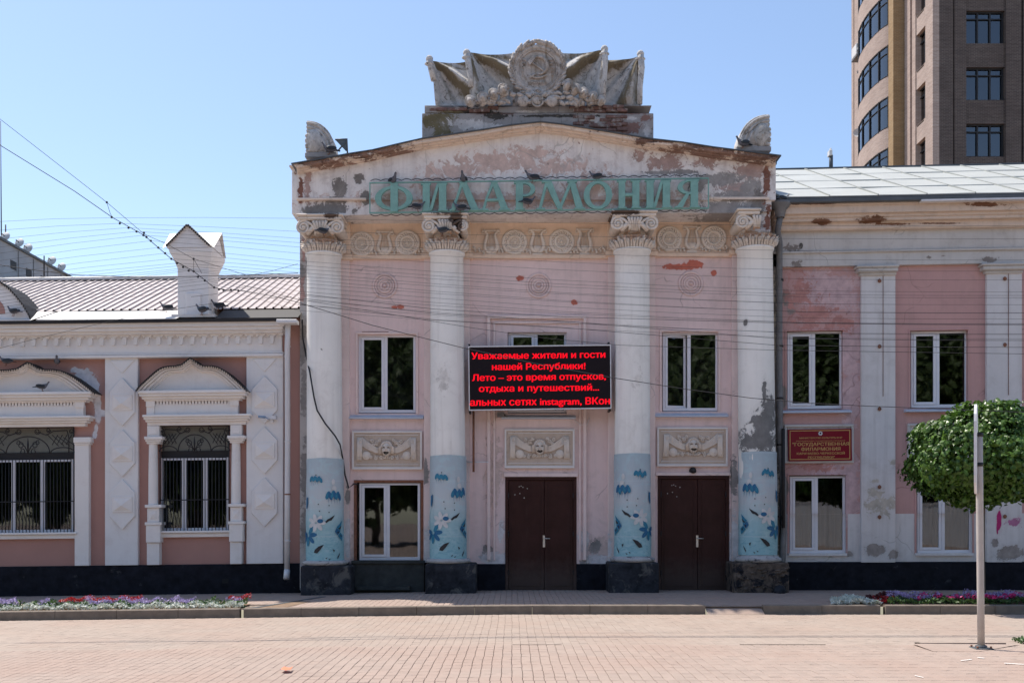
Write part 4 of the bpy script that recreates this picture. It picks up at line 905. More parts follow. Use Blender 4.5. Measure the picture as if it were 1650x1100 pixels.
# moss tuft
# ------------------------------------------------------------------ acroteria
def acro(x0, x1, ytop, ybot, mir, label):
    A = root('corner_ornament', tuple(P((x0+x1)/2, ybot, -.7)), label, 'ornament', 'carved heads on the facade corners'); Yf = -.82
    d = 1 if not mir else -1; xe = x0 if not mir else x1; Wd = abs(x1-x0); H_ = ybot-4-ytop
    pts = [(xe, ybot-4)]
    for k in range(11): a = pi/2*k/10; pts.append((xe+d*Wd*(cos(a)**.9), ybot-4-H_*sin(a)))
    m = MB(); m.pprism(pts, Yf, -.35); o = m.obj('quarter_disc', M['acro'], A, bevel=.015)
    m = MB(); m.px(min(xe-d*3,xe+d*(Wd+2)), ybot-5, max(xe-d*3,xe+d*(Wd+2)), ybot+4, Yf-.06, -.3); m.obj('base', M['attic'], A, bevel=.02)
    Q = lambda u, v: P(xe+d*u, ybot-4-v, Yf); m = MB()
    for rr in (.92,.80,.68): m.tube([P(xe+d*Wd*rr*cos(a), ybot-4-H_*rr*sin(a), Yf) for a in [pi/2*k/12 for k in range(13)]], .03, 6)
    m.obj('hood', M['acro'], A)
    m = MB(); m.ball(Q(12,18), .19,.12,.27, 12, 10); m.ball(Q(1.5,19), .06,.09,.07); m.ball(Q(3,27), .08,.08,.05); m.ball(Q(1,11), .05,.09,.03); m.ball(Q(1.5,8), .05,.09,.03); m.ball(Q(4,3), .08,.08,.05); m.ball(Q(13,17), .08,.14,.08)
    m.tube([Q(2,31),Q(8,33),Q(16,30)], .03, 6); m.tube([Q(5,24),Q(9,25),Q(13,23)], .02, 6); m.tube([Q(2,10),Q(7,9),Q(10,12)], .02, 6)
    for k in range(5): m.tube([Q(20+k*2,30-k),Q(24+k*2,18),Q(22+k*2,3)], .022, 5)
    m.obj('face', M['acro'], A)
acro(494,540,194,250,False,'cracked concrete quarter disc with a carved face on the left corner of the pediment')
acro(1189,1240,184,240,True,'cracked concrete quarter disc with a carved face on the right corner of the pediment')
m = MB(); Yq = .2; m.pprism([(540,225),(559,224),(560,243),(557,243)], Yq, Yq+.03); m.tube([P(540,225,Yq),P(559,224,Yq),P(560,247,Yq)], .02, 5); m.tube([P(559,226,Yq),P(545,243,Yq)], .02, 5)
m.obj('roof_hatch', [M['darkmetal']], None, 'small metal hatch frame beside the left corner ornament', cat='hatch')

# ------------------------------------------------------------------ sign ФИЛАРМОНИЯ
SG = root('letter_sign', tuple(P(868,340,-.9)), 'row of teal serif letters spelling ФИЛАРМОНИЯ across the pediment', 'sign')
YS = -0.92; sh_ = lambda x: -(x-603)*0.0140
def slp(x, v): return (x, 341.5-v+sh_(x))       # v = height in px above the baseline
def letter(polys, holes=()):
    m = MB()
    for i, pl in enumerate(polys): m.pprism([slp(x, v) for x, v in pl], YS-.0012*i, YS+.07+.001*i)
    return m.obj('letter', M['teal'], SG, bevel=.006)
def stem(x0, x1, top=True, bot=True, H=45.5, e=3):
    r = [[(x0,0),(x1,0),(x1,H),(x0,H)]]
    if top: r.append([(x0-e,H-2.6),(x1+e*.6,H-2.6),(x1+e*.6,H),(x0-e,H)])
    if bot: r.append([(x0-e*.5,0),(x1+e,0),(x1+e,2.6),(x0-e*.5,2.6)])
    return r
def arcring(cx, cy, rx, ry, t_side, t_top, a0=0, a1=360, n=28):
    r = []; 
    for k in range(n):
        A0, A1 = radians(a0+(a1-a0)*k/n), radians(a0+(a1-a0)*(k+1)/n)
        def pt(a, o):
            return (cx+(rx if o else rx-t_side)*cos(a), cy+(ry if o else ry-t_top)*sin(a))
        r.append([pt(A0,1),pt(A1,1),pt(A1,0),pt(A0,0)])
    return r
def ringletter(groups, extra):
    m = MB()
    for g in groups:
        for pl in g: m.pprism([slp(x, v) for x, v in pl], YS, YS+.07)
    for i, pl in enumerate(extra): m.pprism([slp(x, v) for x, v in pl], YS-.002-.001*i, YS+.072+.001*i)
    return m.obj('letter', M['teal'], SG)
ringletter([arcring(634.5,22,30.5,19.5,10,4)], stem(629,641,False,False,46))
def I_(x0, W=11.5, x2=26): return stem(x0,x0+W)+stem(x0+x2,x0+x2+W+.5)+[[(x0+W-1,2),(x0+W+4,2),(x0+x2+1,43),(x0+x2-4,43)]]
letter(I_(681))
letter([[(742,45.5),(752,45.5),(771,3),(758,3)],[(752,45.5),(760,3),(758,3)],[(742,45.5),(746,42),(738,20),(733,6),(728,3),(729,12),(734,20)],[(724,0),(733,0),(738,8),(734,12),(728,4),(724,3)],[(740,43.5),(753,43.5),(753,46),(740,46)],[(755,0),(776,0),(774,3),(757,3)]])
letter([[(792,45.5),(801,45.5),(819,3),(807,3)],[(792,45.5),(796,42),(786,20),(782,3),(777,3),(783,22)],[(774,0),(788,0),(787,3),(775,3)],[(803,0),(822,0),(821,3),(804,3)],[(783,15),(811,15),(810,19),(784,19)],[(791,43.5),(802,43.5),(802,46),(791,46)]])
ringletter([arcring(845,33.5,17.5,12,7.5,3.5,-95,95,16)], stem(831,843)+[[(842,42),(847,42),(847,45.5),(842,45.5)],[(842,21.5),(847,21.5),(847,25),(842,25)]])
letter([[(868,3),(873,3),(882,40),(878,43)],[(877,45.5),(889,45.5),(907,0),(899,0)],[(899,0),(904,0),(922,42),(918,45.5)],[(917,45.5),(926,45.5),(940,3),(928,3)],[(863,0),(879,0),(878,3),(865,3)],[(924,0),(944,0),(942,3),(926,3)],[(873,43.5),(889,43.5),(889,46),(873,46)],[(914,43.5),(930,43.5),(930,46),(914,46)]])
ringletter([arcring(963.5,22.5,23,23,9.5,4.5)], [])
letter(stem(997,1007.5)+stem(1019,1030.5)+[[(1007,20),(1020,20),(1020,25),(1007,25)]])
letter(I_(1042))
ringletter([arcring(1112,33.5,20,12,8,3.5,85,275,16)], stem(1113,1125)+[[(1110,42),(1115,42),(1115,45.5),(1110,45.5)],[(1109,21.5),(1115,21.5),(1115,25),(1109,25)],[(1105,22),(1111,22),(1100,0),(1089,0)],[(1086,0),(1100,0),(1099,2.6),(1088,2.6)]])
m = MB()
for (v0, v1) in ((-2.2,-.2),(46.2,48)): m.pprism([slp(595,v0),slp(1142,v0),slp(1142,v1),slp(595,v1)], YS+.02, YS+.06)
for x in (595,1141): m.pprism([slp(x,-.1),slp(x+1.6,-.1),slp(x+1.6,46.1),slp(x,46.1)], YS+.02, YS+.06)
m.obj('frame_bar', M['teal'], SG)
m = MB()
for v, n_ in ((-4,1),(50,1)):
    pts = []
    for i in range(261):
        x = 597+i*2.08; pts.append(P(*slp(x, v+2.6*abs(sin(i*pi/8))*(1 if v > 0 else -1)), YS+.1))
    m.tube(pts, .010, 4)
m.obj('neon_bracket', M['iron'], SG)
m = MB()
for i in range(28):
    x = 600+i*20
    for v in (-1.5, 47): m.tube([P(*slp(x,v),YS+.05), P(*slp(x,v),YE+.0)], .008, 4)
m.obj('support_pin', M['iron'], SG)

# ------------------------------------------------------------------ text helper
def text_obj(s, px0, px1, base, cap, Y, mat, name, parent, off=0.012, slope=0.0, shear=None):
    from mathutils.geometry import interpolate_bezier, tessellate_polygon
    cu = bpy.data.curves.new('t', 'FONT'); cu.body = s; cu.size = 1
    ob = bpy.data.objects.new('t', cu); col.objects.link(ob); bpy.context.view_layer.update()
    c2 = bpy.data.curves.new('t2', 'CURVE'); c3 = ob.to_curve(bpy.context.evaluated_depsgraph_get()); loops = []
    for sp in c3.splines:
        L_ = []; bp = sp.bezier_points; n = len(bp)
        if n:
            for i in range(n):
                p, q = bp[i], bp[(i+1) % n]
                straight = (p.handle_right-p.co).length < 1e-5 and (q.handle_left-q.co).length < 1e-5
                L_ += list(interpolate_bezier(p.co, p.handle_right, q.handle_left, q.co, 5))[:-1]
        else: L_ = [Vector(p.co[:3]) for p in sp.points]
        R2 = []
        for p in L_:
            p = Vector((p.x, p.y, 0))
            if not R2 or (p-R2[-1]).length > 1e-4: R2.append(p)
        if len(R2) > 2: loops.append(R2)
    ob.to_curve_clear(); col.objects.unlink(ob); bpy.data.objects.remove(ob); bpy.data.curves.remove(cu); bpy.data.curves.remove(c2)
    ar = lambda L_: sum(L_[i].x*L_[(i+1)%len(L_)].y-L_[(i+1)%len(L_)].x*L_[i].y for i in range(len(L_)))/2
    def inside(p, L_):
        r = False
        for i in range(len(L_)):
            u, v = L_[i], L_[(i+1)%len(L_)]
            if (u.y > p.y) != (v.y > p.y) and p.x < (v.x-u.x)*(p.y-u.y)/(v.y-u.y)+u.x: r = not r
        return r
    hole_of = {}
    for i, h in enumerate(loops):
        best = None
        for j, O_ in enumerate(loops):
            if j != i and ar(O_)*ar(h) < 0 and abs(ar(O_)) > abs(ar(h)) and all(inside(p, O_) for p in h) and (best is None or abs(ar(O_)) < abs(ar(loops[best]))): best = j
        if best is not None: hole_of[i] = best
    V_ = []; F_ = []
    for i_, O_ in enumerate(loops):
        if i_ in hole_of: continue
        hs = [loops[k_] for k_, v_ in hole_of.items() if v_ == i_]; allp = O_+[p for h in hs for p in h]; b0 = len(V_)
        from mathutils.geometry import delaunay_2d_cdt
        E_ = []; b1 = 0
        for L_ in [O_]+hs: E_ += [(b1+i, b1+(i+1) % len(L_)) for i in range(len(L_))]; b1 += len(L_)
        rv = delaunay_2d_cdt([Vector((p.x, p.y)) for p in allp], E_, [], 0, 1e-5)
        V_ += [(p.x, p.y) for p in rv[0]]
        for t in rv[2]:
            g = sum((Vector(rv[0][i]) for i in t), Vector((0,0)))/len(t)
            if inside(g, O_) and not any(inside(g, h) for h in hs): F_.append(tuple(b0+i for i in t))
    x0, x1 = min(v[0] for v in V_), max(v[0] for v in V_); CAP = 0.73
    A = P(px0, base, Y); C = P(px1, base, Y); kx = (C.x-A.x)/(x1-x0); kz = cap*S(Y)/CAP; m = MB()
    v = [(A.x+(q[0]-x0)*kx, Y, A.z+q[1]*kz+slope*((q[0]-x0)*kx)) for q in V_]
    for j_, (ox, oz) in enumerate(((0,0),(off*.5,off*.3),(-off*.5,-off*.3),(off,0),(-off,0))):
        m.add([(a_+ox*kx, b_-.0004*j_, c_+oz*kz) for a_, b_, c_ in v], F_)
    return m.obj(name, mat, parent, shear=shear)
# LED screen
L = root('led_screen', tuple(P(869,607,-.7)), 'wide black display showing lines of red Cyrillic text, hung between the middle columns', 'screen')
YL = -.55
m = MB(); m.pprism([(756,559),(983,556.3),(984,656.5),(757,660)], YL, YL+.16); m.obj('cabinet', M['led'], L)
m = MB()
for q in ([(754.5,557.5),(984.5,554.8),(984.5,556.6),(754.5,559.3)], [(755.5,659.6),(985.3,656.2),(985.3,658),(755.5,661.3)], [(754.5,559.3),(756,559.3),(757,659.6),(755.5,659.6)], [(983,556.6),(984.5,556.6),(985.3,656.2),(983.8,656.2)]): m.pprism(q, YL-.02, YL+.03)
m.obj('bezel', M['alu'], L)
m = MB()
for (x, y) in ((756,556),(981,553),(757,663),(983,660)): m.px(x-1.5,y-2,x+1.5,y+1.5,YL+.03,.0-.13)
m.obj('wall_bracket', M['iron'], L)
for (t_, a, b_, base, cap) in (('Уважаемые жители и гости',760,975,578.5,10.5),('нашей Республики!',793,943,596,10.5),('Лето – это время отпусков,',761,976,613.5,10.5),('отдыха и путешествий...',772,965,631,10.5),('альных сетях instagram, ВКон',757.5,982.5,653.5,11.5)):
    text_obj(t_, a, b_, base, cap, YL-.006, M['ledr'], 'text_line', L, 0.026, 0.012)
# rod and cable bits under the screen
m = MB(); m.tube([P(763,662,-.2),P(763,760,-.2)], .028, 6); m.obj('rusty_rod', M['rust'], B)
m = MB(); m.tube([P(752,744,-.15),P(787,744,-.15)], .012, 5); m.obj('cable', M['alu'], B); m = MB(); m.tube([P(925,676,-.05),P(935,684,-.06),P(946,684,-.05),P(950,672,-.04)], .007, 4); m.obj('cable', M['alu'], B)
m = MB(); m.px(801,664,812,671,-.2,.0); m.tube([P(812,668,-.1),P(818,672,-.1)], .02, 5); m.obj('floodlight', M['greypipe'], B)
# hanging black cable on left column
m = MB(); pts = [(487,515),(488,545),(493,572),(499,598),(506,640),(511,661),(524,682),(540,702),(548,716),(553,742),(556,765),(562,786),(570,779),(576,780)]
m.tube([P(x, y, -.18 if x < 494 else (-.80-.08*(1-((x-522)/30)**2) if x < 549 else -.35)) for x, y in pts], .018, 6); m.obj('hanging_cable', M['wire'], None, 'black cable hanging loosely down across the leftmost column', cat='cable')

# ------------------------------------------------------------------ LEFT WING
LW = root('single_storey_building', (-8, 0, 0), 'low dusty rose building with white ornate window surrounds and black plinth', 'building')
KL = 0.0115
shL = lambda p: (p[0], p[1], p[2]+KL*(p[0]+4.9))
def lp(mb, name, mat, label=None, par=None, **k): return mb.obj(name, M[mat] if isinstance(mat, str) else mat, par or LW, label, shear=shL, **k)
XL = -260
m = MB(); m.wall(XL, 512, 483, 908, [(257,684,370,853),(-30,684,120,853)], 0.0, .3); lp(m, 'wall', 'wing_brown')
m = MB(); m.px(XL,907,483,965,-.07,.3); lp(m, 'plinth', 'navy', bevel=.01)
m = MB(); a = P(XL,0); b_ = P(483,0); zt_ = P(0,512).z; m.box(a.x, b_.x-.02, 1.3, 8, -.2, zt_); lp(m, 'rear_wall', 'wing_brown')
m = MB(); m.px(358,930,368,938,-.072,-.06); lp(m, 'vent', 'dark')
# cornice
m = MB(); m.px(XL,516,458,524,-.42,.05); m.px(XL,524.2,456,530,-.36,.05); m.px(XL,530.2,455,535,-.28,.05); lp(m, 'cornice', 'wing_white', bevel=.012)
m = MB(); m.px(XL,535.2,454,569,-.10,.05); lp(m, 'frieze_band', 'wing_white')
m = MB(); m.px(XL,568.5,456,573,-.18,.05); m.px(XL,565.5,456,568.3,-.14,.05); lp(m, 'moulding', 'wing_white', bevel=.008)
# arcaded corbel table
m = MB(); x = -20
while x < 450:
    w_ = 18.3; pts = [(x,535),(x,552)]; pts += [(x+3.4,552)]; 
    L_ = [(x+3.4,546),(x+5,541),(x+9.2,536.5),(x+13.2,541),(x+14.9,546)]
    m.pprism([(x,535.2),(x+18.3,535.2),(x+18.3,539),(x+13.2,541),(x+9.2,537),(x+5,541),(x,539)], -.17, -.09)
    m.pprism([(x-1.8,538.6),(x+3.6,540.5),(x+3.4,546),(x+2.6,552.5),(x-2.4,552.5),(x-3.2,546)], -.17, -.09); x += 18.3
o = lp(m, 'corbel_arcade', 'wing_white'); 
# flashing, eave
m = MB(); m.px(XL,511.5,470,516,-.50,.2); lp(m, 'eave_edge', 'blacktar')
for (x0, x1) in ((-250,-120),(-118,-20),(-18,50),(58,100),(100.6,140),(140.6,234),(234.6,284)):
    m = MB(); a = P(x0,511,-.5); b_ = P(x1,511,-.5); j = random.uniform(.0,.02)
    m.add([(a.x,-.5,a.z+.005+j),(b_.x,-.5,b_.z+.005),(b_.x+.24,.27,b_.z+.36),(a.x+.24,.27,a.z+.36+j),(a.x,-.5,a.z-.02+j),(b_.x,-.5,b_.z-.02)], [(0,1,2,3),(4,5,1,0)]); lp(m, 'flashing_sheet', 'flash')
m = MB(); a = P(346,511,-.5); b_ = P(480,511,-.5); m.add([(a.x,-.5,a.z),(b_.x,-.5,b_.z),(b_.x,.27,b_.z+.36),(a.x,.27,a.z+.36)], [(0,1,2,3)]); lp(m, 'flashing_sheet', 'blacktar')
# corrugated roof sheets
Ze = P(0,497,.25).z; Yr = 4.2; Zr = P(0,447.5,Yr).z; X0 = P(XL,0,.25).x-4; X1 = P(482,0,0).x-.03; ns = 15
for i in range(ns):
    w_ = (X1-X0)/ns; a = X0+i*w_; nr = 5; v = []; prof = []
    for r_ in range(nr):
        bx = a+w_*r_/nr; c = w_/nr; prof += [(bx,0),(bx+c*.72,0),(bx+c*.78,.035),(bx+c*.92,.035)]
    prof.append((a+w_-.001,0)); dz = random.uniform(0,.008)
    for (x, h) in prof: v += [(x,.22,Ze+h+dz),(x,Yr,Zr+h+dz)]
    m = MB(); m.add(v, [(2*k,2*k+2,2*k+3,2*k+1) for k in range(len(prof)-1)]); lp(m, 'roof_sheet', 'roofpink')
m = MB(); m.box(X0, X1, Yr-.12, Yr+.15, Zr+.0, Zr+.06); m.tube([(X0,Yr,Zr+.05),(X1,Yr,Zr+.05)], .06, 8); lp(m, 'roof_ridge', 'flash')
m = MB(); m.add([(X0,Yr,Zr),(X1,Yr,Zr),(X1,8.2,Ze),(X0,8.2,Ze)], [(0,1,2,3)]); lp(m, 'roof', 'roofpink')
# pilasters with hexagons
def hexes(cx, x0, x1, ys, top):
    m = MB(); m.px(x0, 573.2, x1, 907, -.10, .05); p_ = lp(m, 'pilaster', 'wing_white', bevel=.008)
    for (yt, yb_, sq) in ys:
        w_ = 20.5; hgt = 22; m = MB(); m.pprism([(cx,yt),(cx+w_,yt+hgt),(cx+w_,yb_-hgt),(cx,yb_),(cx-w_,yb_-hgt),(cx-w_,yt+hgt)], -.15, -.09); h_ = lp(m, 'hexagon_panel', 'wing_white', par=p_, bevel=.012)
        m = MB(); m.px(cx-16,sq-12.5,cx+16,sq+12.5,-.175,-.149)
        a = P(cx-14,sq+10,-.176); b_ = P(cx+14,sq-10,-.176); cc = P(cx,sq,-.176)
        m.add([(a.x,-.177,a.z),(b_.x,-.177,a.z),(b_.x,-.177,b_.z),(a.x,-.177,b_.z),(cc.x,-.24,cc.z-.03)], [(0,1,4),(1,2,4),(2,3,4),(3,0,4)]); lp(m, 'diamond_boss', 'wing_trim', par=p_, bevel=.004)
    m = MB(); m.pprism([(cx-20,top),(cx+20,top),(cx,top+21)], -.125, -.09); lp(m, 'triangle_panel', 'wing_white', par=p_, bevel=.01)
hexes(196.5,169,222,[(605,683,645),(688,765,727),(768,850,809)],577); hexes(426,397,456,[(604,682,643),(686,763,725),(768,848,806)],577)
hexes(-110,-138,-82,[(605,683,645),(688,765,727),(768,850,809)],577)
# ornate windows
def ornate(x0, x1, hood, uc, lc, sidecol, plainside):
    cx = (x0+x1)/2
    m = MB(); ya, yb_, ym = 735, 853, 683; Yf = .12
    xs_ = [x0+5, x0+5+(x1-x0-10)/3, x0+5+2*(x1-x0-10)/3, x1-3]
    m.px(x0+1,ya,x1-1,ya+4,Yf,Yf+.07); m.px(x0+1,848,x1-1,853,Yf,Yf+.07)
    m.px(x0+1,ya+4,x0+6,848,Yf,Yf+.07); m.px(x1-6,ya+4,x1-1,848,Yf,Yf+.07)
    for k in (1,2): m.px(xs_[k]-3.5,ya+4,xs_[k]+3.5,848,Yf,Yf+.07)
    W_ = lp(m, 'window', 'pvc', bevel=.005)
    for k in range(3): m = MB(); m.px(xs_[k]+2,ya+3.5,xs_[k+1]-2,848.5,Yf+.03,Yf+.04); lp(m, 'pane', 'glass', par=W_)
    m = MB(); m.px(x0+1,ym,x1-1,724,Yf+.05,Yf+.08); lp(m, 'transom_panel', simple('grey_transom_panel',(0.20,0.21,0.19),.7), par=W_)
    m = MB(); m.px(x0+1,724.2,x1-1,734.8,Yf-.01,Yf+.08); lp(m, 'transom_bar', 'iron', par=W_)
    m = MB(); a = P(x0,854); b_ = P(x1,683); m.box(a.x-.1,b_.x+.1,1.0,1.05,a.z-.1,b_.z+.1); m.box(a.x-.12,a.x-.1,.2,1.05,a.z-.1,b_.z+.1); m.box(b_.x+.1,b_.x+.12,.2,1.05,a.z-.1,b_.z+.1); m.box(a.x-.1,b_.x+.1,.3,1.0,b_.z,b_.z+.05); m.box(a.x-.1,b_.x+.1,.3,1.0,a.z-.05,a.z); lp(m, 'interior', 'dark', par=W_)
    # grille
    m = MB(); Yg = -.05; t = .013; T = lambda pts, r_=t, Yq=Yg: m.tube([P(x,y,Yq) for x, y in pts], r_, 5)
    T([(x0+1,684),(x1-1,684)]); T([(x0+1,854),(x1-1,854)]); T([(x0+1,684),(x0+1,854)]); T([(x1-1,684),(x1-1,854)]); T([(x0+5,735),(x1-5,735)]); T([(x0+2,803),(x1-2,803)])
    n_ = int((x1-x0)/5.5)
    for k in range(1, n_):
        x = x0+(x1-x0)*k/n_
        m.tube([P(x,735,Yg),P(x,800,Yg),P(x,818,Yg-.05),P(x,836,Yg-.12),P(x,848,Yg-.10),P(x,854,Yg)], .0095, 5)
    Wd = x1-x0; r0 = Wd*.235
    T([(cx+r0*cos(a), 725-27*sin(a)) for a in [pi*k/18 for k in range(19)]])
    for d in (-1,1):
        T([(cx+d*(r0+Wd*.14)+Wd*.13*cos(a), 725-9*sin(a)) for a in [pi*k/12 for k in range(13)]])
        for (sx_, sy_, R_s) in ((Wd*.10,690,5),(Wd*.47,690,4.5),(Wd*.22,688,4)):
            T([(cx+d*sx_+R_s*(1-.7*k/16)*cos(k*.6)*d, sy_+R_s*(1-.7*k/16)*sin(k*.6)) for k in range(17)], .011)
        T([(cx+d*Wd*.12,692),(cx+d*Wd*.2,696),(cx+d*Wd*.27,690),(cx+d*Wd*.42,689),(cx+d*Wd*.44,700),(cx+d*Wd*.44,724)])
        for k in range(4): 
            T([(cx+d*(Wd*.20+k*Wd*.06),694+k*2),(cx+d*(Wd*.20+k*Wd*.06+Wd*.13),714)], .009); T([(cx+d*(Wd*.26+k*Wd*.05),712-0*k),(cx+d*(Wd*.26+k*Wd*.05+Wd*.06),696)], .009)
        for (R_s, yy, q_) in ((5.5,712,9),(5,722,7),(4,708,12)): T([(cx+d*(q_*Wd/113)+R_s*(1-.6*k/12)*cos(k*.55+1)*d, yy-R_s*(1-.6*k/12)*sin(k*.55+1)) for k in range(13)], .011)
        T([(cx,724),(cx+d*5,714),(cx+d*11,709)], .012)
    m.tube([P(cx,726,Yg),P(cx,712,Yg),P(cx,700,Yg)], [.012,.022,.003], 6)
    lp(m, 'grille', 'iron', par=W_)
    m = MB(); m.px(x0-3,852.5,x1+3,856,-.16,.1); m.px(x0-1,856.2,x1+1,863,-.10,.05); lp(m, 'sill', 'wing_trim', par=W_, bevel=.008)
    # side columns
    for d, (ca, cb) in sidecol:
        c_ = (ca+cb)/2
        if plainside:
            m = MB(); m.px(ca,700,cb,907,-.12,.05); m.px(ca-2,700,cb+3,709,-.17,.05); m.px(ca-1,709.2,cb+2,712,-.15,.05); lp(m, 'side_column', 'wing_trim', bevel=.01)
        else:
            cX = P(c_,0,-.1).x; s = S(-.1); m = MB(); zz = lambda y: P(0,y,-.1).z
            m.lathe([(7.6*s,zz(812)),(7.4*s,zz(760)),(6.6*s,zz(712))], (cX,-.08), 20); m.px(ca-1,843,cb+1,871,-.22,.05); m.px(ca+0.5,871.2,cb-.5,907,-.17,.05)
            m.px(ca-3,838,cb+3,843,-.24,.05); m.px(ca+1,815,cb-1,838,-.18,.05); m.px(ca-3,810,cb+3,814.8,-.23,.05); m.px(ca-4,700,cb+4,705,-.25,.05); m.px(ca-2,705.2,cb+2,708.5,-.22,.05); m.px(ca,708.7,cb,712,-.19,.05)
            lp(m, 'side_column', 'wing_trim', bevel=.008)
            a = P(ca+4,834,-.181); b_ = P(cb-4,820,-.181); m = MB(); m.add([(a.x,-.181,a.z),(b_.x,-.181,a.z),(b_.x,-.181,b_.z),(a.x,-.181,b_.z),((a.x+b_.x)/2,-.21,(a.z+b_.z)/2)], [(0,1,4),(1,2,4),(2,3,4),(3,0,4)]); lp(m, 'diamond_boss', 'wing_trim')
            m = MB(); m.px(ca+1,683,cb-1,700,-.16,.05); m.px(ca+4,686,cb-4,697,-.175,-.159); lp(m, 'side_block', 'wing_trim', bevel=.008)
    a0, a1 = lc; m = MB(); m.px(a0,665,a1,669,-.30,.05); m.px(a0+2,669.2,a1-2,673,-.26,.05); m.px(a0+5,673.2,a1-5,677,-.21,.05); m.px(a0+8,677.2,a1-8,682.5,-.15,.05); lp(m, 'lower_cornice', 'wing_trim', bevel=.01)
    b0, b1 = uc; m = MB(); m.px(b0+14,648,b1-14,665,-.14,.05); lp(m, 'entablature', 'wing_white')
    m = MB(); m.px(b0,626,b1,631,-.38,.05); m.px(b0+2,631.2,b1-2,635.5,-.34,.05); m.px(b0+6,635.7,b1-6,640,-.28,.05); m.px(b0+10,640.2,b1-10,643,-.22,.05)
    lp(m, 'upper_cornice', 'wing_trim', bevel=.01)
    m = MB(); x = b0+30
    while x < b1-30: m.px(x,643.2,x+3.4,649,-.165,-.13); x += 5.2
    for (u0, u1) in ((b0+13,b0+27),(b1-27,b1-13)): m.px(u0,643.2,u1,652,-.20,-.13); m.px(u0+1,652.2,u1-1,665,-.17,-.13)
    lp(m, 'dentil', 'wing_trim')
    # hood
    Yh = -.36; m = MB(); lo = [(x, 626.2) for x, y in hood]
    def scale_h(f, dy): return [(cx+(x-cx)*f, 626-(626-y)*f+dy) for x, y in hood]
    m.pprism(scale_h(.86,0), -.10, .05); H_ = lp(m, 'hood', 'wing_white')
    m = MB()
    for f1, f2, Yq in ((1.0,.955,Yh),(.953,.925,Yh+.09),(.923,.88,Yh+.05),(.878,.85,Yh+.16),(.848,.80,Yh+.12),(.798,.72,Yh+.22)): m.strip(scale_h(f1,0), scale_h(f2,0), Yq, .05)
    lp(m, 'archivolt', 'wing_trim', par=H_, bevel=.008)
    m = MB(); tp = scale_h(1.012,-.8); m.strip(tp, scale_h(1.0,-.4), Yh-.05, .1)
    seg = []
    for i in range(len(tp)-1):
        a, b_ = tp[i], tp[i+1]; L2 = hypot(b_[0]-a[0], b_[1]-a[1]); n2 = max(1,int(L2/3.4))
        for k in range(n2): seg.append((a[0]+(b_[0]-a[0])*(k+.5)/n2, a[1]+(b_[1]-a[1])*(k+.5)/n2))
    for (x, y) in seg: m.pprism([(x-1.3,y),(x+1.3,y),(x,y+4.2)], Yh-.055, Yh-.04)
    lp(m, 'scalloped_edge', 'blacktar', par=H_)
hood2 = [(219,627),(226,618),(236,609),(246,600),(254,593.5),(262,589.5),(270,588),(282,587.5),(292,585.5),(299,580),(306,575),(313,579),(320,585),(328,587.8),(340,588),(350,590),(358,594),(368,601),(378,610),(388,619.5),(397,629)]
ornate(257,370,hood2,(222,397),(229,404),[(-1,(236,257)),(1,(370,390))],False)
k_ = 1.19; hood1 = [(45+(x-307)*k_, 630-(629-y)*.95) for x, y in hood2]
ornate(-30,120,hood1,(-58,148),(-50,145),[(1,(120,143)),(-1,(-53,-30))],True)
# chimney
chf = -.2
m = MB(); m.px(286,400,336,508,chf,chf+.75); CH = lp(m, 'chimney', 'wing_white', bevel=.01)
m = MB(); m.px(299,470,323,508,chf-.05,chf+.0); lp(m, 'chimney_panel', 'wing_white', par=CH, bevel=.01)
m = MB(); v = []
for (x0, x1, y, e) in ((286,336,430,0),(282,340,418,.06),(276,344,406,.13),(275,345,400,.14)):
    a = P(x0,y,chf); b_ = P(x1,y,chf); v += [(a.x,chf-e,a.z),(b_.x,chf-e,a.z),(b_.x,chf+.75+e,a.z),(a.x,chf+.75+e,a.z)]
m.add(v, [(4*i+k, 4*i+(k+1)%4, 4*i+4+(k+1)%4, 4*i+4+k) for i in range(3) for k in range(4)]); lp(m, 'chimney_neck', 'wing_white', par=CH)
m = MB(); a = P(272,398,chf); b_ = P(342,398,chf); pk_ = P(306,364,chf); e = .15
m.prism([(a.x,a.z-.02),(b_.x,a.z-.02),(pk_.x,pk_.z)], chf-e, chf+.75+e); cy_ = chf+.375; m.cur = 0
m.add([(a.x-.03,chf-.0,a.z),(a.x-.03,cy_+.4,a.z),(a.x-.03,cy_,pk_.z-.05)], [(0,1,2)]); m.add([(b_.x+.03,chf,a.z),(b_.x+.03,cy_+.4,a.z),(b_.x+.03,cy_,pk_.z-.05)], [(0,1,2)]); lp(m, 'chimney_gable', 'wing_white', par=CH)
m = MB()
for (q0, q1) in ((a, pk_), (pk_, b_)):
    dx = (q1-q0); nrm = Vector((-dx.z,0,dx.x)).normalized()*.03; ext = .04
    m.add([(q0.x,chf-e-.04,q0.z),(q1.x,chf-e-.04,q1.z),(q1.x,chf+.8+e,q1.z),(q0.x,chf+.8+e,q0.z),(q0.x+nrm.x,chf-e-.04,q0.z+nrm.z),(q1.x+nrm.x,chf-e-.04,q1.z+nrm.z),(q1.x+nrm.x,chf+.8+e,q1.z+nrm.z),(q0.x+nrm.x,chf+.8+e,q0.z+nrm.z)],
          [(0,1,5,4),(4,5,6,7),(3,2,1,0),(2,3,7,6),(0,4,7,3),(1,2,6,5)])
m.add([(a.x-.10,chf-.12,a.z-.02),(a.x-.10,cy_,pk_.z-.03),(pk_.x,cy_,pk_.z-.03)], [(0,1,2)]); m.add([(a.x-.10,chf+.85,a.z-.02),(a.x-.10,cy_,pk_.z-.03),(pk_.x,cy_,pk_.z-.03)], [(0,1,2)])
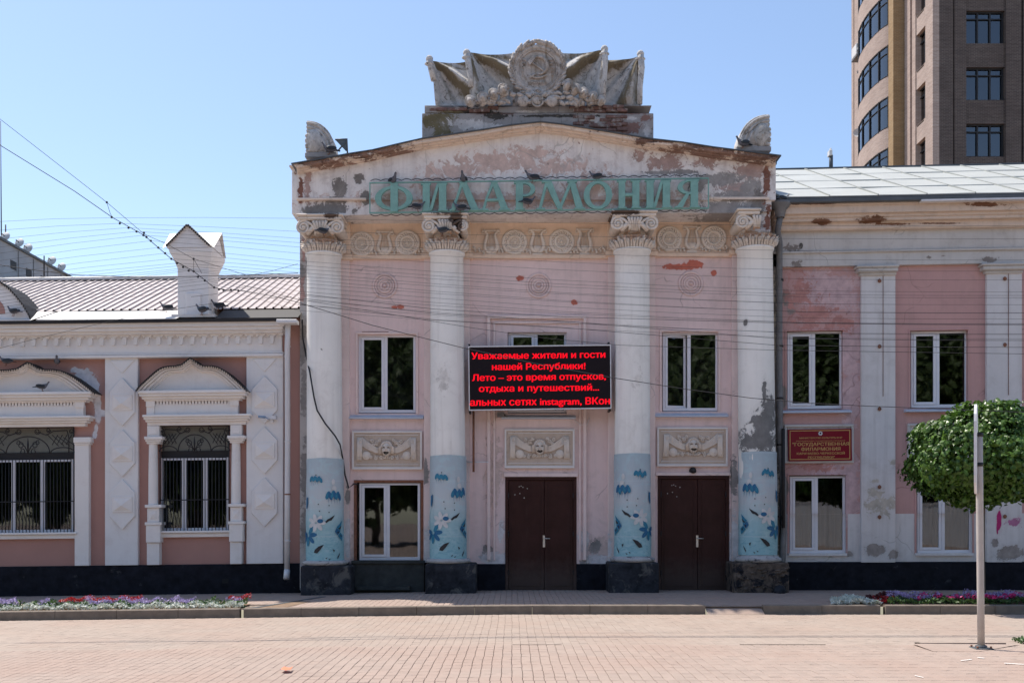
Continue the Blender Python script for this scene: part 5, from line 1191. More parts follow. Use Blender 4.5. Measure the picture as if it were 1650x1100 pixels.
m.add([(b_.x+.07,chf-.12,a.z-.02),(b_.x+.12,cy_,pk_.z-.03),(pk_.x,cy_,pk_.z-.03)], [(0,1,2)]); m.add([(b_.x+.07,chf+.85,a.z-.02),(b_.x+.12,cy_,pk_.z-.03),(pk_.x,cy_,pk_.z-.03)], [(0,1,2)])
lp(m, 'chimney_cap', 'flash', par=CH)
m = MB()
for (q0, q1) in ((a, pk_), (pk_, b_)):
    for k in range(12):
        t = (k+.5)/12; c = q0.lerp(q1, t); m.ball((c.x,chf-e-.05,c.z-.0), .025,.02,.03, 5, 4)
lp(m, 'scalloped_edge', 'blacktar', par=CH)
m = MB(); m.px(276,504,346,509,chf-.18,.5); lp(m, 'chimney_foot', 'flash', par=CH)
# small curved gable at far left
m = MB(); gp = [(-40,452),(-20,447),(0,449),(12,457),(24,470),(36,485),(46,502),(50,511)]
m.strip(gp, [(x,511) for x, y in gp], -.36, .3); G_ = lp(m, 'curved_gable', 'wing_white')
m = MB(); m.pprism([(-20,480)]+[(-6+14*cos(a_),500-22*sin(a_)) for a_ in [pi/2-pi/2*k/8 for k in range(9)]]+[(-20,500)], -.37, -.34); lp(m, 'gable_niche', 'wing_brown', par=G_)
m = MB(); m.strip([(x,y-1.6) for x,y in gp],[(x,y) for x,y in gp], -.42, .5)
for i in range(len(gp)-1):
    for k in range(4):
        t = (k+.5)/4; x = gp[i][0]+(gp[i+1][0]-gp[i][0])*t; y = gp[i][1]+(gp[i+1][1]-gp[i][1])*t; m.pprism([(x-1.2,y-.5),(x+1.2,y-.5),(x,y+3.2)], -.43, -.41)
lp(m, 'scalloped_edge', 'blacktar', par=G_)
# downpipe with gutter head
DP = root('downpipe', tuple(P(465,930,-.3)), 'white downpipe with a box head at the right end of the rose building', 'downpipe')
m = MB(); m.px(445,514,478,520,-.62,-.35); m.obj('gutter_head', M['whitepipe'], DP, bevel=.01)
m = MB(); m.tube([P(464,520,-.4),P(463,560,-.3),P(463.5,700,-.27),P(463,800,-.27),P(462.5,920,-.27)], .062, 12); m.tube([P(462.5,918,-.27),P(461.5,932,-.36)], .068, 12); m.obj('pipe', M['whitepipe'], DP)
for y in (557,710,870): m = MB(); m.tube([P(463.5,y,-.27),P(463.5,y+2,-.27)], .07, 12); m.obj('collar', M['whitepipe'], DP)
m = MB(); m.tube([P(463.5,795,-.27),P(463.5,797,-.27)], .072, 12); m.obj('collar', M['rust'], DP, 'rusty collar')
# security camera on pilaster
CM = root('security_camera', tuple(P(432,672,-.2)), 'small white and blue camera fixed to the pilaster beside the downpipe', 'camera')
m = MB(); m.px(434,669,444,675,-.22,-.1); m.px(436,676,440,680,-.18,-.1); m.obj('junction_box', M['alu'], CM)
m = MB(); m.tube([P(416,671,-.3),P(428,672,-.25)], .03, 8); m.tube([P(428,672,-.25),P(434,676,-.18),P(438,674,-.15)], .012, 5); m.obj('camera_body', simple('blue_grey_casing', (0.25,0.35,0.5)), CM)

# ------------------------------------------------------------------ RIGHT WING
RW = root('two_storey_building', (10, 0, 0), 'two-storey rose building with white pilasters under a pale metal roof', 'building')
KR = 0.021
shR = lambda p: (p[0], p[1], p[2]+KR*max(0, p[0]-6.2)*min(1.1, p[2]/9))
def rp(mb, name, mat, label=None, par=None, **k): return mb.obj(name, M[mat] if isinstance(mat, str) else mat, par or RW, label, shear=shR, **k)
XR = 1900
HR = [(1268,533,1358,660),(1467,535,1560,660),(1272,765,1363,892),(1477,770,1567,892),(1680,535,1770,660),(1690,770,1780,892)]
m = MB(); m.wall(1258, 330, XR, 828, [h for h in HR if h[3] < 800]+[(h[0],h[1],h[2],828) for h in HR if h[3] > 800], 0.0, .22); rp(m, 'wall', 'rw_pink')
m = MB(); m.wall(1258, 828, XR, 906, [(h[0],828,h[2],h[3]) for h in HR if h[3] > 800], 0.0, .22); rp(m, 'lower_wall', 'rw_white')
m = MB(); m.px(1270,905,XR,960,-.08,.2); rp(m, 'plinth', 'navy', bevel=.015)
m = MB(); a = P(1262,0); b_ = P(XR,0); m.box(a.x, b_.x, 1.2, 11, -.2, 8.6); rp(m, 'rear_wall', 'rw_white')
for (x0, x1) in ((1388,1443),(1590,1647),(1800,1855)):
    m = MB(); m.px(x0,446,x1,906,-.08,.05); p_ = rp(m, 'pilaster', 'rw_white', bevel=.008)
    m = MB(); m.px(x0-7,429,x1+7,433,-.24,.05); m.px(x0-5,433.2,x1+5,440,-.20,.05); m.px(x0-2,440.2,x1+2,446,-.13,.05); rp(m, 'pilaster_capital', 'rw_frieze', par=p_, bevel=.02)
    m = MB()
    for y in (455,560,660,785,833): c = P(x0+29,y,-.09); m.ball((c.x,-.10,c.z), .03,.02,.05, 8, 6); m.ring((c.x,-.10,c.z), .035,.01,12,5)
    m.tube([P(x0+35,447,-.09),P(x0+35,640,-.09)], .006, 4); rp(m, 'lamp_socket', 'rust', par=p_)
m = MB(); m.px(1245,408,XR,430,-.10,.05); rp(m, 'architrave', 'rw_frieze'); m = MB(); m.px(1245,405.5,XR,408.5,-.15,.05); rp(m, 'moulding', 'rw_frieze', bevel=.006)
m = MB(); m.px(1245,372,XR,405.3,-.08,.05); rp(m, 'frieze_band', 'rw_frieze')
m = MB(); m.px(1248,358,XR,372,-.22,.05); rp(m, 'cornice', 'rw_cornice', bevel=.03)
m = MB(); m.px(1248,352,XR,357.8,-.34,.05); m.px(1248,345.5,XR,351.8,-.38,.05); rp(m, 'cornice', 'rw_cornice', bevel=.012)
m = MB(); m.px(1248,333,XR,345.3,-.46,.05); m.px(1248,328.5,XR,332.8,-.50,.05); rp(m, 'cornice', 'rw_cornice', bevel=.012)
m = MB(); m.px(1238,318,XR,327,-.62,.1); rp(m, 'eave_edge', 'darkmetal', bevel=.01)
m = MB(); m.px(1485,325.5,XR,328.3,-.64,-.45); rp(m, 'white_edge_strip', 'alu')
for i, h in enumerate(HR):
    x0, y0, x1, y1 = h
    low = y0 > 700
    f = window(RW, x0+1, y0+2, x1-1, y1-1, Yf=.06 if low else .10, shear=shR, curtain=('curtain', [(0,.5),(.5,1)] if i == 3 else [(.2,.45),(.5,.9)]) if low else None, sill=(x0-7,y1-2,x1+15,y1+5) if not low else None)
    if low:
        m = MB(); m.px(x0-1,y1-1,x1+2,y1+3,-.06,.06); rp(m, 'ledge', 'alu', par=f)
    m = MB(); m.px(x0-3,y0-2,x1+3,y0+.5,-0.02,.01); m.px(x0-3,y0+.5,x0,y1,-0.015,.01); m.px(x1,y0+.5,x1+3,y1,-0.015,.01); rp(m, 'window_surround', 'rw_pink', bevel=.005)
for (x0, x1) in ((1264,1376),(1463,1577),(1676,1790)):
    m = MB()
    for q in ((x0,684,x1,688),(x0,742,x1,746),(x0,688,x0+4,742),(x1-4,688,x1,742)): m.px(*q,-.06,.01)
    rp(m, 'panel_frame', 'rw_frieze', bevel=.008); m = MB(); m.px(x0+4,688,x1-4,742,-.012,.01); rp(m, 'panel_field', 'rw_white')
# roof sheets
Ze = P(0,318.5,-.62).z; Yr = 5.0; Zr = P(0,268,Yr).z-.14; X0 = P(1243,0,0).x+.06
colw = 1.09
for i in range(13):
    for r_ in range(4):
        y0, y1 = -.62+(Yr+.62)*r_/4, -.62+(Yr+.62)*(r_+1)/4; z0, z1 = Ze+(Zr-Ze)*r_/4, Ze+(Zr-Ze)*(r_+1)/4
        a = X0+i*colw-(.5 if i == 0 else 0)*0; b_ = a+colw-.012; j = [random.uniform(0,.018) for _ in range(4)]; m = MB()
        m.add([(a,y0,z0+j[0]+.012),(b_,y0,z0+j[1]+.012),(b_,y1+.01,z1+j[2]),(a,y1+.01,z1+j[3]),(a,y0,z0-.01),(b_,y0,z0-.01)], [(0,1,2,3),(4,5,1,0)]); rp(m, 'roof_sheet', 'roofwhite')
m = MB()
for i in range(14):
    x = X0+i*colw-.006; m.add([(x-.010,-.62,Ze),(x+.010,-.62,Ze),(x+.010,-.62,Ze+.045),(x-.010,-.62,Ze+.045),(x-.010,Yr,Zr),(x+.010,Yr,Zr),(x+.010,Yr,Zr+.04),(x-.010,Yr,Zr+.04)], [(0,1,2,3),(3,2,6,7),(0,3,7,4),(1,5,6,2)])
for r_ in range(1,4):
    for i in range(13):
        t = r_/4+(.012 if i % 2 else -.012); y, z = -.62+(Yr+.62)*t, Ze+(Zr-Ze)*t; m.box(X0+i*colw+.02, X0+(i+1)*colw-.03, y, y+.02, z, z+.015)
rp(m, 'roof_seam', simple('grey_green_roof_seam', (0.30,0.31,0.29), .6))
m = MB(); m.box(X0, X0+14.5, Yr, Yr+.3, Zr-.4, Zr+.055); rp(m, 'roof_ridge', 'darkmetal')
m = MB(); m.add([(X0,Yr+.3,Zr),(X0+14.5,Yr+.3,Zr),(X0+14.5,11,Ze),(X0,11,Ze)], [(0,1,2,3)]); m.add([(X0,-.6,Ze-.02),(X0+14.5,-.6,Ze-.02),(X0+14.5,11,Ze-.02),(X0,11,Ze-.02)], [(0,1,2,3)]); rp(m, 'roof', 'darkmetal')
# flue pipe on ridge
V = root('roof_vent', tuple(P(1339,270,5.0)), 'slim dark vent pipe with a pale cap on the ridge of the metal roof', 'vent')
m = MB(); m.tube([P(1339,275,5.3),P(1339,250,5.3)], .055, 8); m.obj('pipe', M['darkmetal'], V); m = MB(); m.px(1336.5,241,1341.5,250,5.2,5.4); m.px(1338,238,1340,241,5.25,5.35); m.obj('cap', M['flash'], V, bevel=.01)
# drainpipes between facade and right wing
D2 = root('downpipe', tuple(P(1260,930,-.3)), 'dull zinc downpipe with a funnel head beside the peeling right corner', 'downpipe')
zz = lambda y: P(0,y,-.5).z
m = MB(); cX = P(1258,0,-.5).x; m.lathe([(.10,zz(350)),(.13,zz(338)),(.24,zz(330)),(.25,zz(326)),(.2,zz(326))], (cX,-.45), 16); m.obj('funnel', M['greypipe'], D2)
m = MB(); m.tube([P(1257,350,-.45),P(1253,372,-.35),P(1256,390,-.22),P(1256,610,-.2),P(1257,720,-.2),P(1262,780,-.2),P(1263,850,-.2),P(1261,905,-.2),P(1259,925,-.3)], .068, 12); m.obj('pipe', M['greypipe'], D2)
m = MB(); m.tube([P(1262,690,-.32),P(1262,850,-.32)], .04, 10); m.obj('thin_pipe', M['blacktar'], D2)
m = MB()
for y in (450,556,640,715,830): m.tube([P(1257,y,-.2),P(1257,y+3,-.2)], .078, 12)
m.obj('collar', M['iron'], D2)
# plaque
PL = root('name_plaque', tuple(P(1322,740,-.07)), 'maroon plaque with gold lettering in a white frame beside the zinc downpipe', 'plaque')
mm = MB(); mm.pprism([(1270,691.5),(1372,690),(1373,741.5),(1271,743)], -.09, -.02); mm.obj('plate', M['maroon'], PL)
mm = MB()
for q in ([(1272.5,693.4),(1370,692.2),(1370,693.4),(1272.5,694.6)],[(1272.5,739.3),(1370,738.1),(1370,739.3),(1272.5,740.5)],[(1272.5,694.6),(1273.7,694.6),(1273.7,739.3),(1272.5,739.3)],[(1368.8,693.4),(1370,693.4),(1370,738.1),(1368.8,738.1)]): mm.pprism(q, -.094, -.088)
mm.obj('gold_border', M['gold'], PL)
for (t_, a, b_, base, cap) in (('МИНИСТЕРСТВО КУЛЬТУРЫ КЧР',1288,1357,706.8,2.6),('РЕСПУБЛИКАНСКОЕ ГОСУДАРСТВЕННОЕ УЧРЕЖДЕНИЕ',1283,1362,711,1.3),('"ГОСУДАРСТВЕННАЯ',1277,1368,718.3,5.4),('ФИЛАРМОНИЯ',1291,1354,726,5.4),('КАРАЧАЕВО-ЧЕРКЕССКОЙ',1284,1361,732.3,3.6),('РЕСПУБЛИКИ"',1302,1345,738.2,3.4)):
    text_obj(t_, a, b_, base, cap, -.0935, M['gold'], 'text_line', PL, 0.022, 0.012)
mm = MB(); c = P(1322,698,-.095); mm.prism([(c.x+.055*(1 if k%2 else .72)*cos(pi*k/8+.2), c.z+.055*(1 if k%2 else .72)*sin(pi*k/8+.2)) for k in range(16)], -.097, -.089); mm.obj('emblem', M['alu'], PL)
mm = MB(); mm.disc((c.x,0,c.z+.005), .022, -.0995, -.0965, 12); mm.obj('emblem_centre', M['iron'], PL)

# ------------------------------------------------------------------ TOWER
dN = 53.0; XT = 678*dN/F
TW = root('brick_tower', (XT+8, dN-DIST, 0), 'tall brown brick apartment tower with curved glazed balconies behind the metal roof', 'building')
fT = 91.2/30.26    # storey height
def tz(y, d=dN): return EYE+(HY-y)*d/F
def tx(px_, d=dN): return (px_-CX)*d/F
def ty(px_): return XT*F/(px_-CX)-DIST        # depth on the left side face X = XT for a photo column
Y0 = dN-DIST; zt_ = 44.0
def tpart(mb, name, mat, par=None, label=None, **k): return mb.obj(name, M[mat], par or TW, label, **k)
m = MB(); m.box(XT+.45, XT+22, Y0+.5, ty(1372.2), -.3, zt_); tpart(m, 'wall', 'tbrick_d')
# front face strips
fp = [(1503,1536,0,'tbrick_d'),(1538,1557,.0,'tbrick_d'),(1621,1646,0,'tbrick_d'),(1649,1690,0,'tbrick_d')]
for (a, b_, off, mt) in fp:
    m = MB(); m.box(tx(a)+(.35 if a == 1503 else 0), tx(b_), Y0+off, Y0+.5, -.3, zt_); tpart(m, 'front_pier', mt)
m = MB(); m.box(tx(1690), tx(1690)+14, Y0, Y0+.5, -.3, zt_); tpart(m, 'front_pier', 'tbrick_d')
zts = [tz(107)+fT*k for k in range(-8, 12)]
ztw = [z for z in zts if 14 < z < 42]
for z in ztw:
    zb = z-53*dN/F
    m = MB(); m.box(tx(1557)+.005, tx(1621)-.005, Y0+.12, Y0+.49, z, z+fT-53*dN/F); tpart(m, 'spandrel', 'tbrick_d')
    m = MB(); xa, xb = tx(1558), tx(1620); t = .07
    m.box(xa,xb,Y0+.25,Y0+.32,z-t,z); m.box(xa,xb,Y0+.25,Y0+.32,zb,zb+t); m.box(xa,xa+t,Y0+.25,Y0+.32,zb+t,z-t); m.box(xb-t,xb,Y0+.25,Y0+.32,zb+t,z-t); m.box(xa+t,xb-t,Y0+.26,Y0+.32,z-.42,z-.36)
    for u in (.33,.66): m.box(xa+(xb-xa)*u-.04,xa+(xb-xa)*u+.04,Y0+.255,Y0+.315,zb+t,z-t)
    W_ = tpart(m, 'window', 'iron')
    for u in (0,.33,.66): m = MB(); m.box(xa+(xb-xa)*u+.05,xa+(xb-xa)*(u+.33)-.04,Y0+.34,Y0+.345,zb+.05,z-.05); m.obj('pane', M['glass_t'], W_)
    m = MB(); m.box(xa,xb,Y0+.44,Y0+.45,zb,z); m.obj('interior', M['dark'], W_)
# left side face (X = XT), lit by the sun
def side(a, b_, off, mt, dx=.45, name='side_pier'):
    m = MB(); m.box(XT+off, XT+dx, ty(b_), ty(a), -.3, zt_); return tpart(m, name, mt)
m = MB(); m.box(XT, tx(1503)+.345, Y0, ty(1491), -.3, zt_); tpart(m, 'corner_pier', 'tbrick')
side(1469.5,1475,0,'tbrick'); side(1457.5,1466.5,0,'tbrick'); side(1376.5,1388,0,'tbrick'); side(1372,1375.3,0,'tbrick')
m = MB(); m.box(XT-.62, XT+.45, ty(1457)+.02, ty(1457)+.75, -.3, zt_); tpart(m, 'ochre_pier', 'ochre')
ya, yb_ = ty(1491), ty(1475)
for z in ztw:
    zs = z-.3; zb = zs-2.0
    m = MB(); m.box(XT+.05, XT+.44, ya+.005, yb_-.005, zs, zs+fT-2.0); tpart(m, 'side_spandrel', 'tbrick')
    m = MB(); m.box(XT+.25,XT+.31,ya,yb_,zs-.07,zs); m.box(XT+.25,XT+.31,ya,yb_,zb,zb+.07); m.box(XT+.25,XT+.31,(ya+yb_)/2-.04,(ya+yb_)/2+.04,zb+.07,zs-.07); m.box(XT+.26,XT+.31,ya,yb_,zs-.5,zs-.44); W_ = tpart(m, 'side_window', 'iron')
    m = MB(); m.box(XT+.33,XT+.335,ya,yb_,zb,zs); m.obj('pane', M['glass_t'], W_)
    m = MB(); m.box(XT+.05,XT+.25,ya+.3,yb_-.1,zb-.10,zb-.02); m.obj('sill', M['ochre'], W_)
# curved balcony stack
y1_, y2_ = ty(1443), ty(1389); yc = (y1_+y2_)/2; hw = (y2_-y1_)/2; bul = .80; dB = 58.4
def arcp(t, k=1.0): a = pi*t; return (XT+.1-bul*k*sin(a)**.8, yc-hw*cos(a)*1.0)
nA = 20
def band(z0, z1, k, name, mt, par=None):
    m = MB(); P_ = [arcp(i/nA, k) for i in range(nA+1)]; v = [(x,y,z0) for x,y in P_]+[(x,y,z1) for x,y in P_]; n = nA+1
    m.add(v, [(i+1,i,i+n,i+1+n) for i in range(nA)], True); m.add(v, [list(range(n)), list(range(2*n-1,n-1,-1))]); return tpart(m, name, mt, par)
for z in [tz(155,dB)+fT*k for k in range(-7,10)]:
    if not 12 < z < 42: continue
    zb = z-50*dB/F
    band(z, z+fT-50*dB/F, 1.0, 'balcony_parapet', 'tbrick')
    bw = band(zb+.001, z-.001, .93, 'balcony_window', 'glass_t')
    m = MB()
    for i in range(0, nA+1, 3):
        x, y = arcp(i/nA, .955); m.box(x-.05,x+.05,y-.04,y+.04,zb,z)
    for zz_ in (zb+.01, z-.08, z-.5):
        P_ = [arcp(i/nA,.955) for i in range(nA+1)]; m.tube([(x,y,zz_+.03) for x,y in P_], .045, 4)
    m.obj('frame', M['iron'], bw)
    band(zb+.001, z-.001, .8, 'balcony_interior', 'dark')
# AC unit and dishes on tower
def dish(c, r, label, grp, axis=(-.3,-1,.35)):
    D = root('satellite_dish', tuple(c), label, 'satellite dish', grp); ax = Vector(axis).normalized(); q = ax.to_track_quat('Z','Y').to_matrix()
    m = MB(); n = 18; v = []; fs = []
    for i in range(5):
        rr = r*i/4; 
        for k in range(n): a = 2*pi*k/n; v.append(Vector(c)+q@Vector((rr*cos(a),rr*sin(a),.25*rr*rr/r)))
    for i in range(4):
        for k in range(n): fs.append((i*n+k,i*n+(k+1)%n,(i+1)*n+(k+1)%n,(i+1)*n+k))
    m.add(v, fs, True); m.obj('reflector', simple('pale_grey_dish',(0.5,0.5,0.5),.5) if 'dishm' not in M else M['dishm'], D)
    m = MB(); m.tube([Vector(c)-Vector((0,0,r)),Vector(c)+q@Vector((0,-r*.3,r*.9))], .02, 5); m.tube([c,Vector(c)-ax*.25,Vector(c)-ax*.25-Vector((0,0,r*1.3))], .03, 6); m.obj('arm', M['iron'], D)
M['dishm'] = simple('pale_grey_dish',(0.52,0.52,0.52),.5)
dd = 64.0; dish(((1383-CX)*dd/F, dd-DIST, EYE+(HY-215)*dd/F), .33, 'small grey satellite dish on the edge of the brick tower', 'dishes on the brick tower')
dish(((1386-CX)*dd/F, dd-DIST, EYE+(HY-117)*dd/F), .2, 'tiny dish below the air conditioner on the brick tower', 'dishes on the brick tower')
AC = root('air_conditioner', ((1381-CX)*dd/F, dd-DIST, EYE+(HY-93)*dd/F), 'white air conditioner box hung on the edge of the brick tower', 'air conditioner')
m = MB(); c = ((1381-CX)*dd/F, dd-DIST, EYE+(HY-84)*dd/F); m.box(c[0]-.22,c[0]+.22,c[1]-.5,c[1]+.4,c[2]-.35,c[2]+.35); m.obj('casing', M['flash'], AC, bevel=.03)
m = MB(); m.box(c[0]-.24,c[0]+.24,c[1]-.6,c[1]+.4,c[2]-.5,c[2]-.42); m.tube([(c[0],c[1]-.51,c[2]-.2+.0),(c[0],c[1]-.53,c[2])], .18, 12); m.obj('bracket', M['greypipe'], AC)

# ------------------------------------------------------------------ FAR LEFT BLOCK
d0 = 58.0; XB = -825*d0/F-.0
FB = root('apartment_block', (XB-6, d0-DIST, 0), 'far grey-blue apartment block receding behind the low roof with dishes along its top', 'building')
zt = EYE+(HY-386)*d0/F; blk = simple('blue_grey_panel', (0.36,0.38,0.41), .9, .12, .6)
yE = 825*d0/708-DIST+0.0; yEnd = (XB*-1)*F/708-DIST
m = MB(); m.box(XB-12, XB, d0-DIST-18, yEnd, -.3, zt); m.obj('wall', blk, FB); m = MB(); m.box(XB-12.1, XB+.12, d0-DIST-18.1, yEnd+.1, zt, zt+.14); m.obj('roof_edge', M['darkmetal'], FB)
for i in range(6):
    y = d0-DIST+1.2+i*1.9; m = MB(); m.box(XB+.001,XB+.02,y,y+.7,zt-1.35,zt-.85); m.obj('window', M['iron'], FB)
    m = MB(); m.box(XB+.001,XB+.03,y+.9,y+.98,zt-4,zt-.1); m.obj('panel_joint', M['greypipe'], FB)
m = MB(); m.box(XB-.1, XB+2.2, d0-DIST+.0, d0-DIST+4.6, -.3, zt-2.6); m.obj('wall', blk, FB); m = MB(); m.box(XB-.1,XB+2.35,d0-DIST-.15,d0-DIST+4.7,zt-2.6,zt-2.45); m.obj('roof_edge', M['darkmetal'], FB)
for i in range(3): m = MB(); m.box(XB+.5+i*.55,XB+.8+i*.55,d0-DIST-.02,d0-DIST+.01,zt-4.2,zt-3.0); m.obj('window', M['glass_t'], FB)
lbls = ['first satellite dish from the left on the grey block roof','second satellite dish from the left on the grey block roof','third satellite dish from the left on the grey block roof','fourth satellite dish from the left on the grey block roof','rightmost satellite dish on the grey block roof']
for (x, y, r_), lb in zip(((7,380,.21),(30,390,.20),(43,399,.22),(82,419,.20),(98,429,.19)), lbls):
    d = -XB*F/(CX-x); dish(((x-CX)*d/F, d-DIST, EYE+(HY-y)*d/F), r_*d/40, lb, 'dishes on the grey block', (.5,1,-.2) if False else (.15,1,-.3))
MA = root('antenna_mast', ((3-CX)*70/F, 70-DIST, EYE+(HY-460)*70/F), 'thin tall antenna mast rising at the left edge of the view', 'mast'); m = MB(); m.tube([((3-CX)*70/F,70-DIST,EYE+(HY-520)*70/F),((1-CX)*70/F,70-DIST,EYE+(HY-195)*70/F)], [.06,.02], 6); m.obj('pole', M['wire'], MA)
for (x, y0, y1) in ((9,362,420),(71,412,445)):
    d = 60; m = MB(); m.tube([((x-CX)*d/F,d-DIST,EYE+(HY-y1)*d/F),((x-CX)*d/F,d-DIST,EYE+(HY-y0)*d/F)], .04, 5); m.obj('aerial', M['wire'], None, 'short aerial rod by the left edge of the grey block' if x == 9 else 'short aerial rod between the middle dishes of the grey block', cat='aerial')

# ------------------------------------------------------------------ WIRES
def wire(pts, r, label, Yw=-6.0, grp='wires crossing in front of the buildings', knots=(), sag=0):
    q = [P(x, y, Yw) for x, y in pts]; L2 = []
    for i in range(len(q)-1):
        n_ = 6
        for k in range(n_): L2.append(q[i].lerp(q[i+1], k/n_))
    L2.append(q[-1]); 
    m = MB(); m.tube(L2, r, 4, True, False); o = m.obj('overhead_wire', M['wire'], None, label, cat='wire', group=grp)
    if knots:
        m = MB()
        for (x, y) in knots: m.ball(P(x,y,Yw), .021,.021,.021, 6, 5)
        m.obj('knot', M['wire'], o)
    return o
kn = [(172,326),(180,350),(193,360),(207,367),(220,373),(231,379),(236,382),(243,388),(255,399),(266,408),(276,417),(285,424),(295,430),(304,436),(312,437),(319,446),(330,452),(345,463),(353,466),(360,467),(372,467),(384,468)]
wire([(-160,120),(0,234),(60,271),(120,308),(182,351),(232,379),(276,417),(312,437),(345,463),(364,467),(390,468),(440,477),(480,487),(600,524),(745,560),(860,585),(985,608),(1100,626),(1210,641),(1300,649),(1400,654),(1650,664),(1850,668)], .0065, 'thickest knotted wire sloping down from the upper left across the facade and screen', knots=kn)
wire([(-160,60),(0,192),(90,262),(172,326),(232,377),(268,393),(312,417),(360,432),(400,444),(440,436),(480,425)], .0042, 'thin wire running down from the upper left to the chimney', knots=[(312,417),(232,375)])
wire([(172,326),(178,345),(182,351)], .004, 'short slack wire loop above the left roof'); wire([(312,417),(312,437)], .004, 'short vertical tie between two wires before the chimney'); wire([(312,417),(325,440)], .004, 'short slanting tie between two wires before the chimney')
wire([(308,478),(345,474),(380,466),(394,461),(420,466),(480,482),(640,508),(760,528),(880,545),(1000,556),(1250,564),(1650,570)], .0042, 'wire starting at the chimney and passing over the screen top')
wire([(0,427),(40,433),(120,443),(240,447),(400,443),(480,440)], .007, 'dark cable skirting the ridge of the low left roof')
wire([(-20,566),(60,545),(140,526),(230,506),(320,492),(400,482),(470,478)], .004, 'pale slanting wire across the left cornice')
fan = [(357,180,351,352),(371,193,360,373),(385,207,367,384),(398,220,373,391),(408,231,379,398),(420,243,388,408),(430,255,399,420),(441,266,408,427),(448,276,417,433),(455,285,424,439),(461,290,428,445),(467,295,432,450),(473,300,434,456),(479,304,436,462),(485,319,446,469),(490,325,449,476),(495,330,452,483),(500,336,457,491),(506,345,463,500)]
for i, (yl, kx, ky, yr) in enumerate(fan):
    dr = 8+min(40,i*7)+random.uniform(-4,8)
    if i < 2: dr = 12
    pts = [(-120, yl+8),(0,yl),(kx*.5,(yl+ky)/2-1.5),(kx,ky),(kx+(480-kx)*.5,(ky+yr)/2-1),(480,yr),(700,yr+dr*.35),(900,yr+dr*.62),(1100,yr+dr*.82),(1300,yr+dr*.97),(1500,yr+dr),(1850,yr+dr)]
    wire(pts, .0025, 'one of the many thin parallel wires strung low across the three facades', Yw=-6.0-.02*i, grp='thin parallel wires')
for (a, b_, c_) in ((300,505,545),(350,515,556),(380,498,520)):
    wire([(480,b_-25),(700,b_),(900,b_+12),(1250,c_),(1500,c_+3),(1850,c_+4)], .0045, 'one of the many thin parallel wires strung low across the three facades', Yw=-6.5, grp='thin parallel wires')

# ------------------------------------------------------------------ PIGEONS
def pigeon_mesh():
    m = MB(); rows = [(-.17,.0,.006,.01),(-.13,.0,.03,.02),(-.07,.0,.052,.048),(0,.0,.062,.062),(.06,.01,.056,.06),(.10,.035,.038,.042),(.125,.075,.026,.03),(.14,.105,.027,.028),(.158,.118,.018,.018),(.168,.118,.004,.004)]
    n = 10; v = []
    for (x, z, ry, rz) in rows:
        for k in range(n): a = 2*pi*k/n; v.append((x, ry*cos(a), .11+z+rz*sin(a)))
    m.add(v, [(i*n+k,(i+1)*n+k,(i+1)*n+(k+1)%n,i*n+(k+1)%n) for i in range(len(rows)-1) for k in range(n)], True)
    return m
bodym = pigeon_mesh().obj('tmp_body', M['pigeon']).data
w1 = MB(); w1.ball((-.03,.052,.125), .11,.014,.045, 8, 6, Matrix.Rotation(.12,3,'Y')); w1.ball((-.03,-.052,.125), .11,.014,.045, 8, 6, Matrix.Rotation(.12,3,'Y')); w1.prism([(-.22,.10),(-.10,.12),(-.10,.10),(-.22,.09)], -.03, .03); wingm = w1.obj('tmp', M['pigeon_dark']).data
b1 = MB(); b1.tube([(.158,0,.227),(.182,0,.220)], [.008,.002], 5); beakm = b1.obj('tmp', M['iron']).data
l1 = MB()
for d in (-1,1): l1.tube([(.0,d*.02,.06),(.005,d*.022,.0),(.035,d*.024,.0)], .006, 4)
legm = l1.obj('tmp', M['rust']).data
for o in [o for o in bpy.data.objects if o.name.startswith('tmp')]: bpy.data.objects.remove(o)
def pigeon(x, y, Yq, face, label, squat=0, tilt=0):
    R0 = bpy.data.objects.new('pigeon', None); col.objects.link(R0); c = P(x, y, Yq); R0.location = (c.x, c.y, c.z-.05*squat)
    R0.rotation_euler = (0, tilt, face); s = random.uniform(.92,1.1); R0.scale = (s,s,s); tag(R0, label, 'pigeon', 'pigeons perched on the buildings')
    for nm, me in (('body',bodym),('wing',wingm),('beak',beakm),('leg',legm)):
        o = bpy.data.objects.new(nm, me); col.objects.link(o); o.parent = R0
r_ = radians
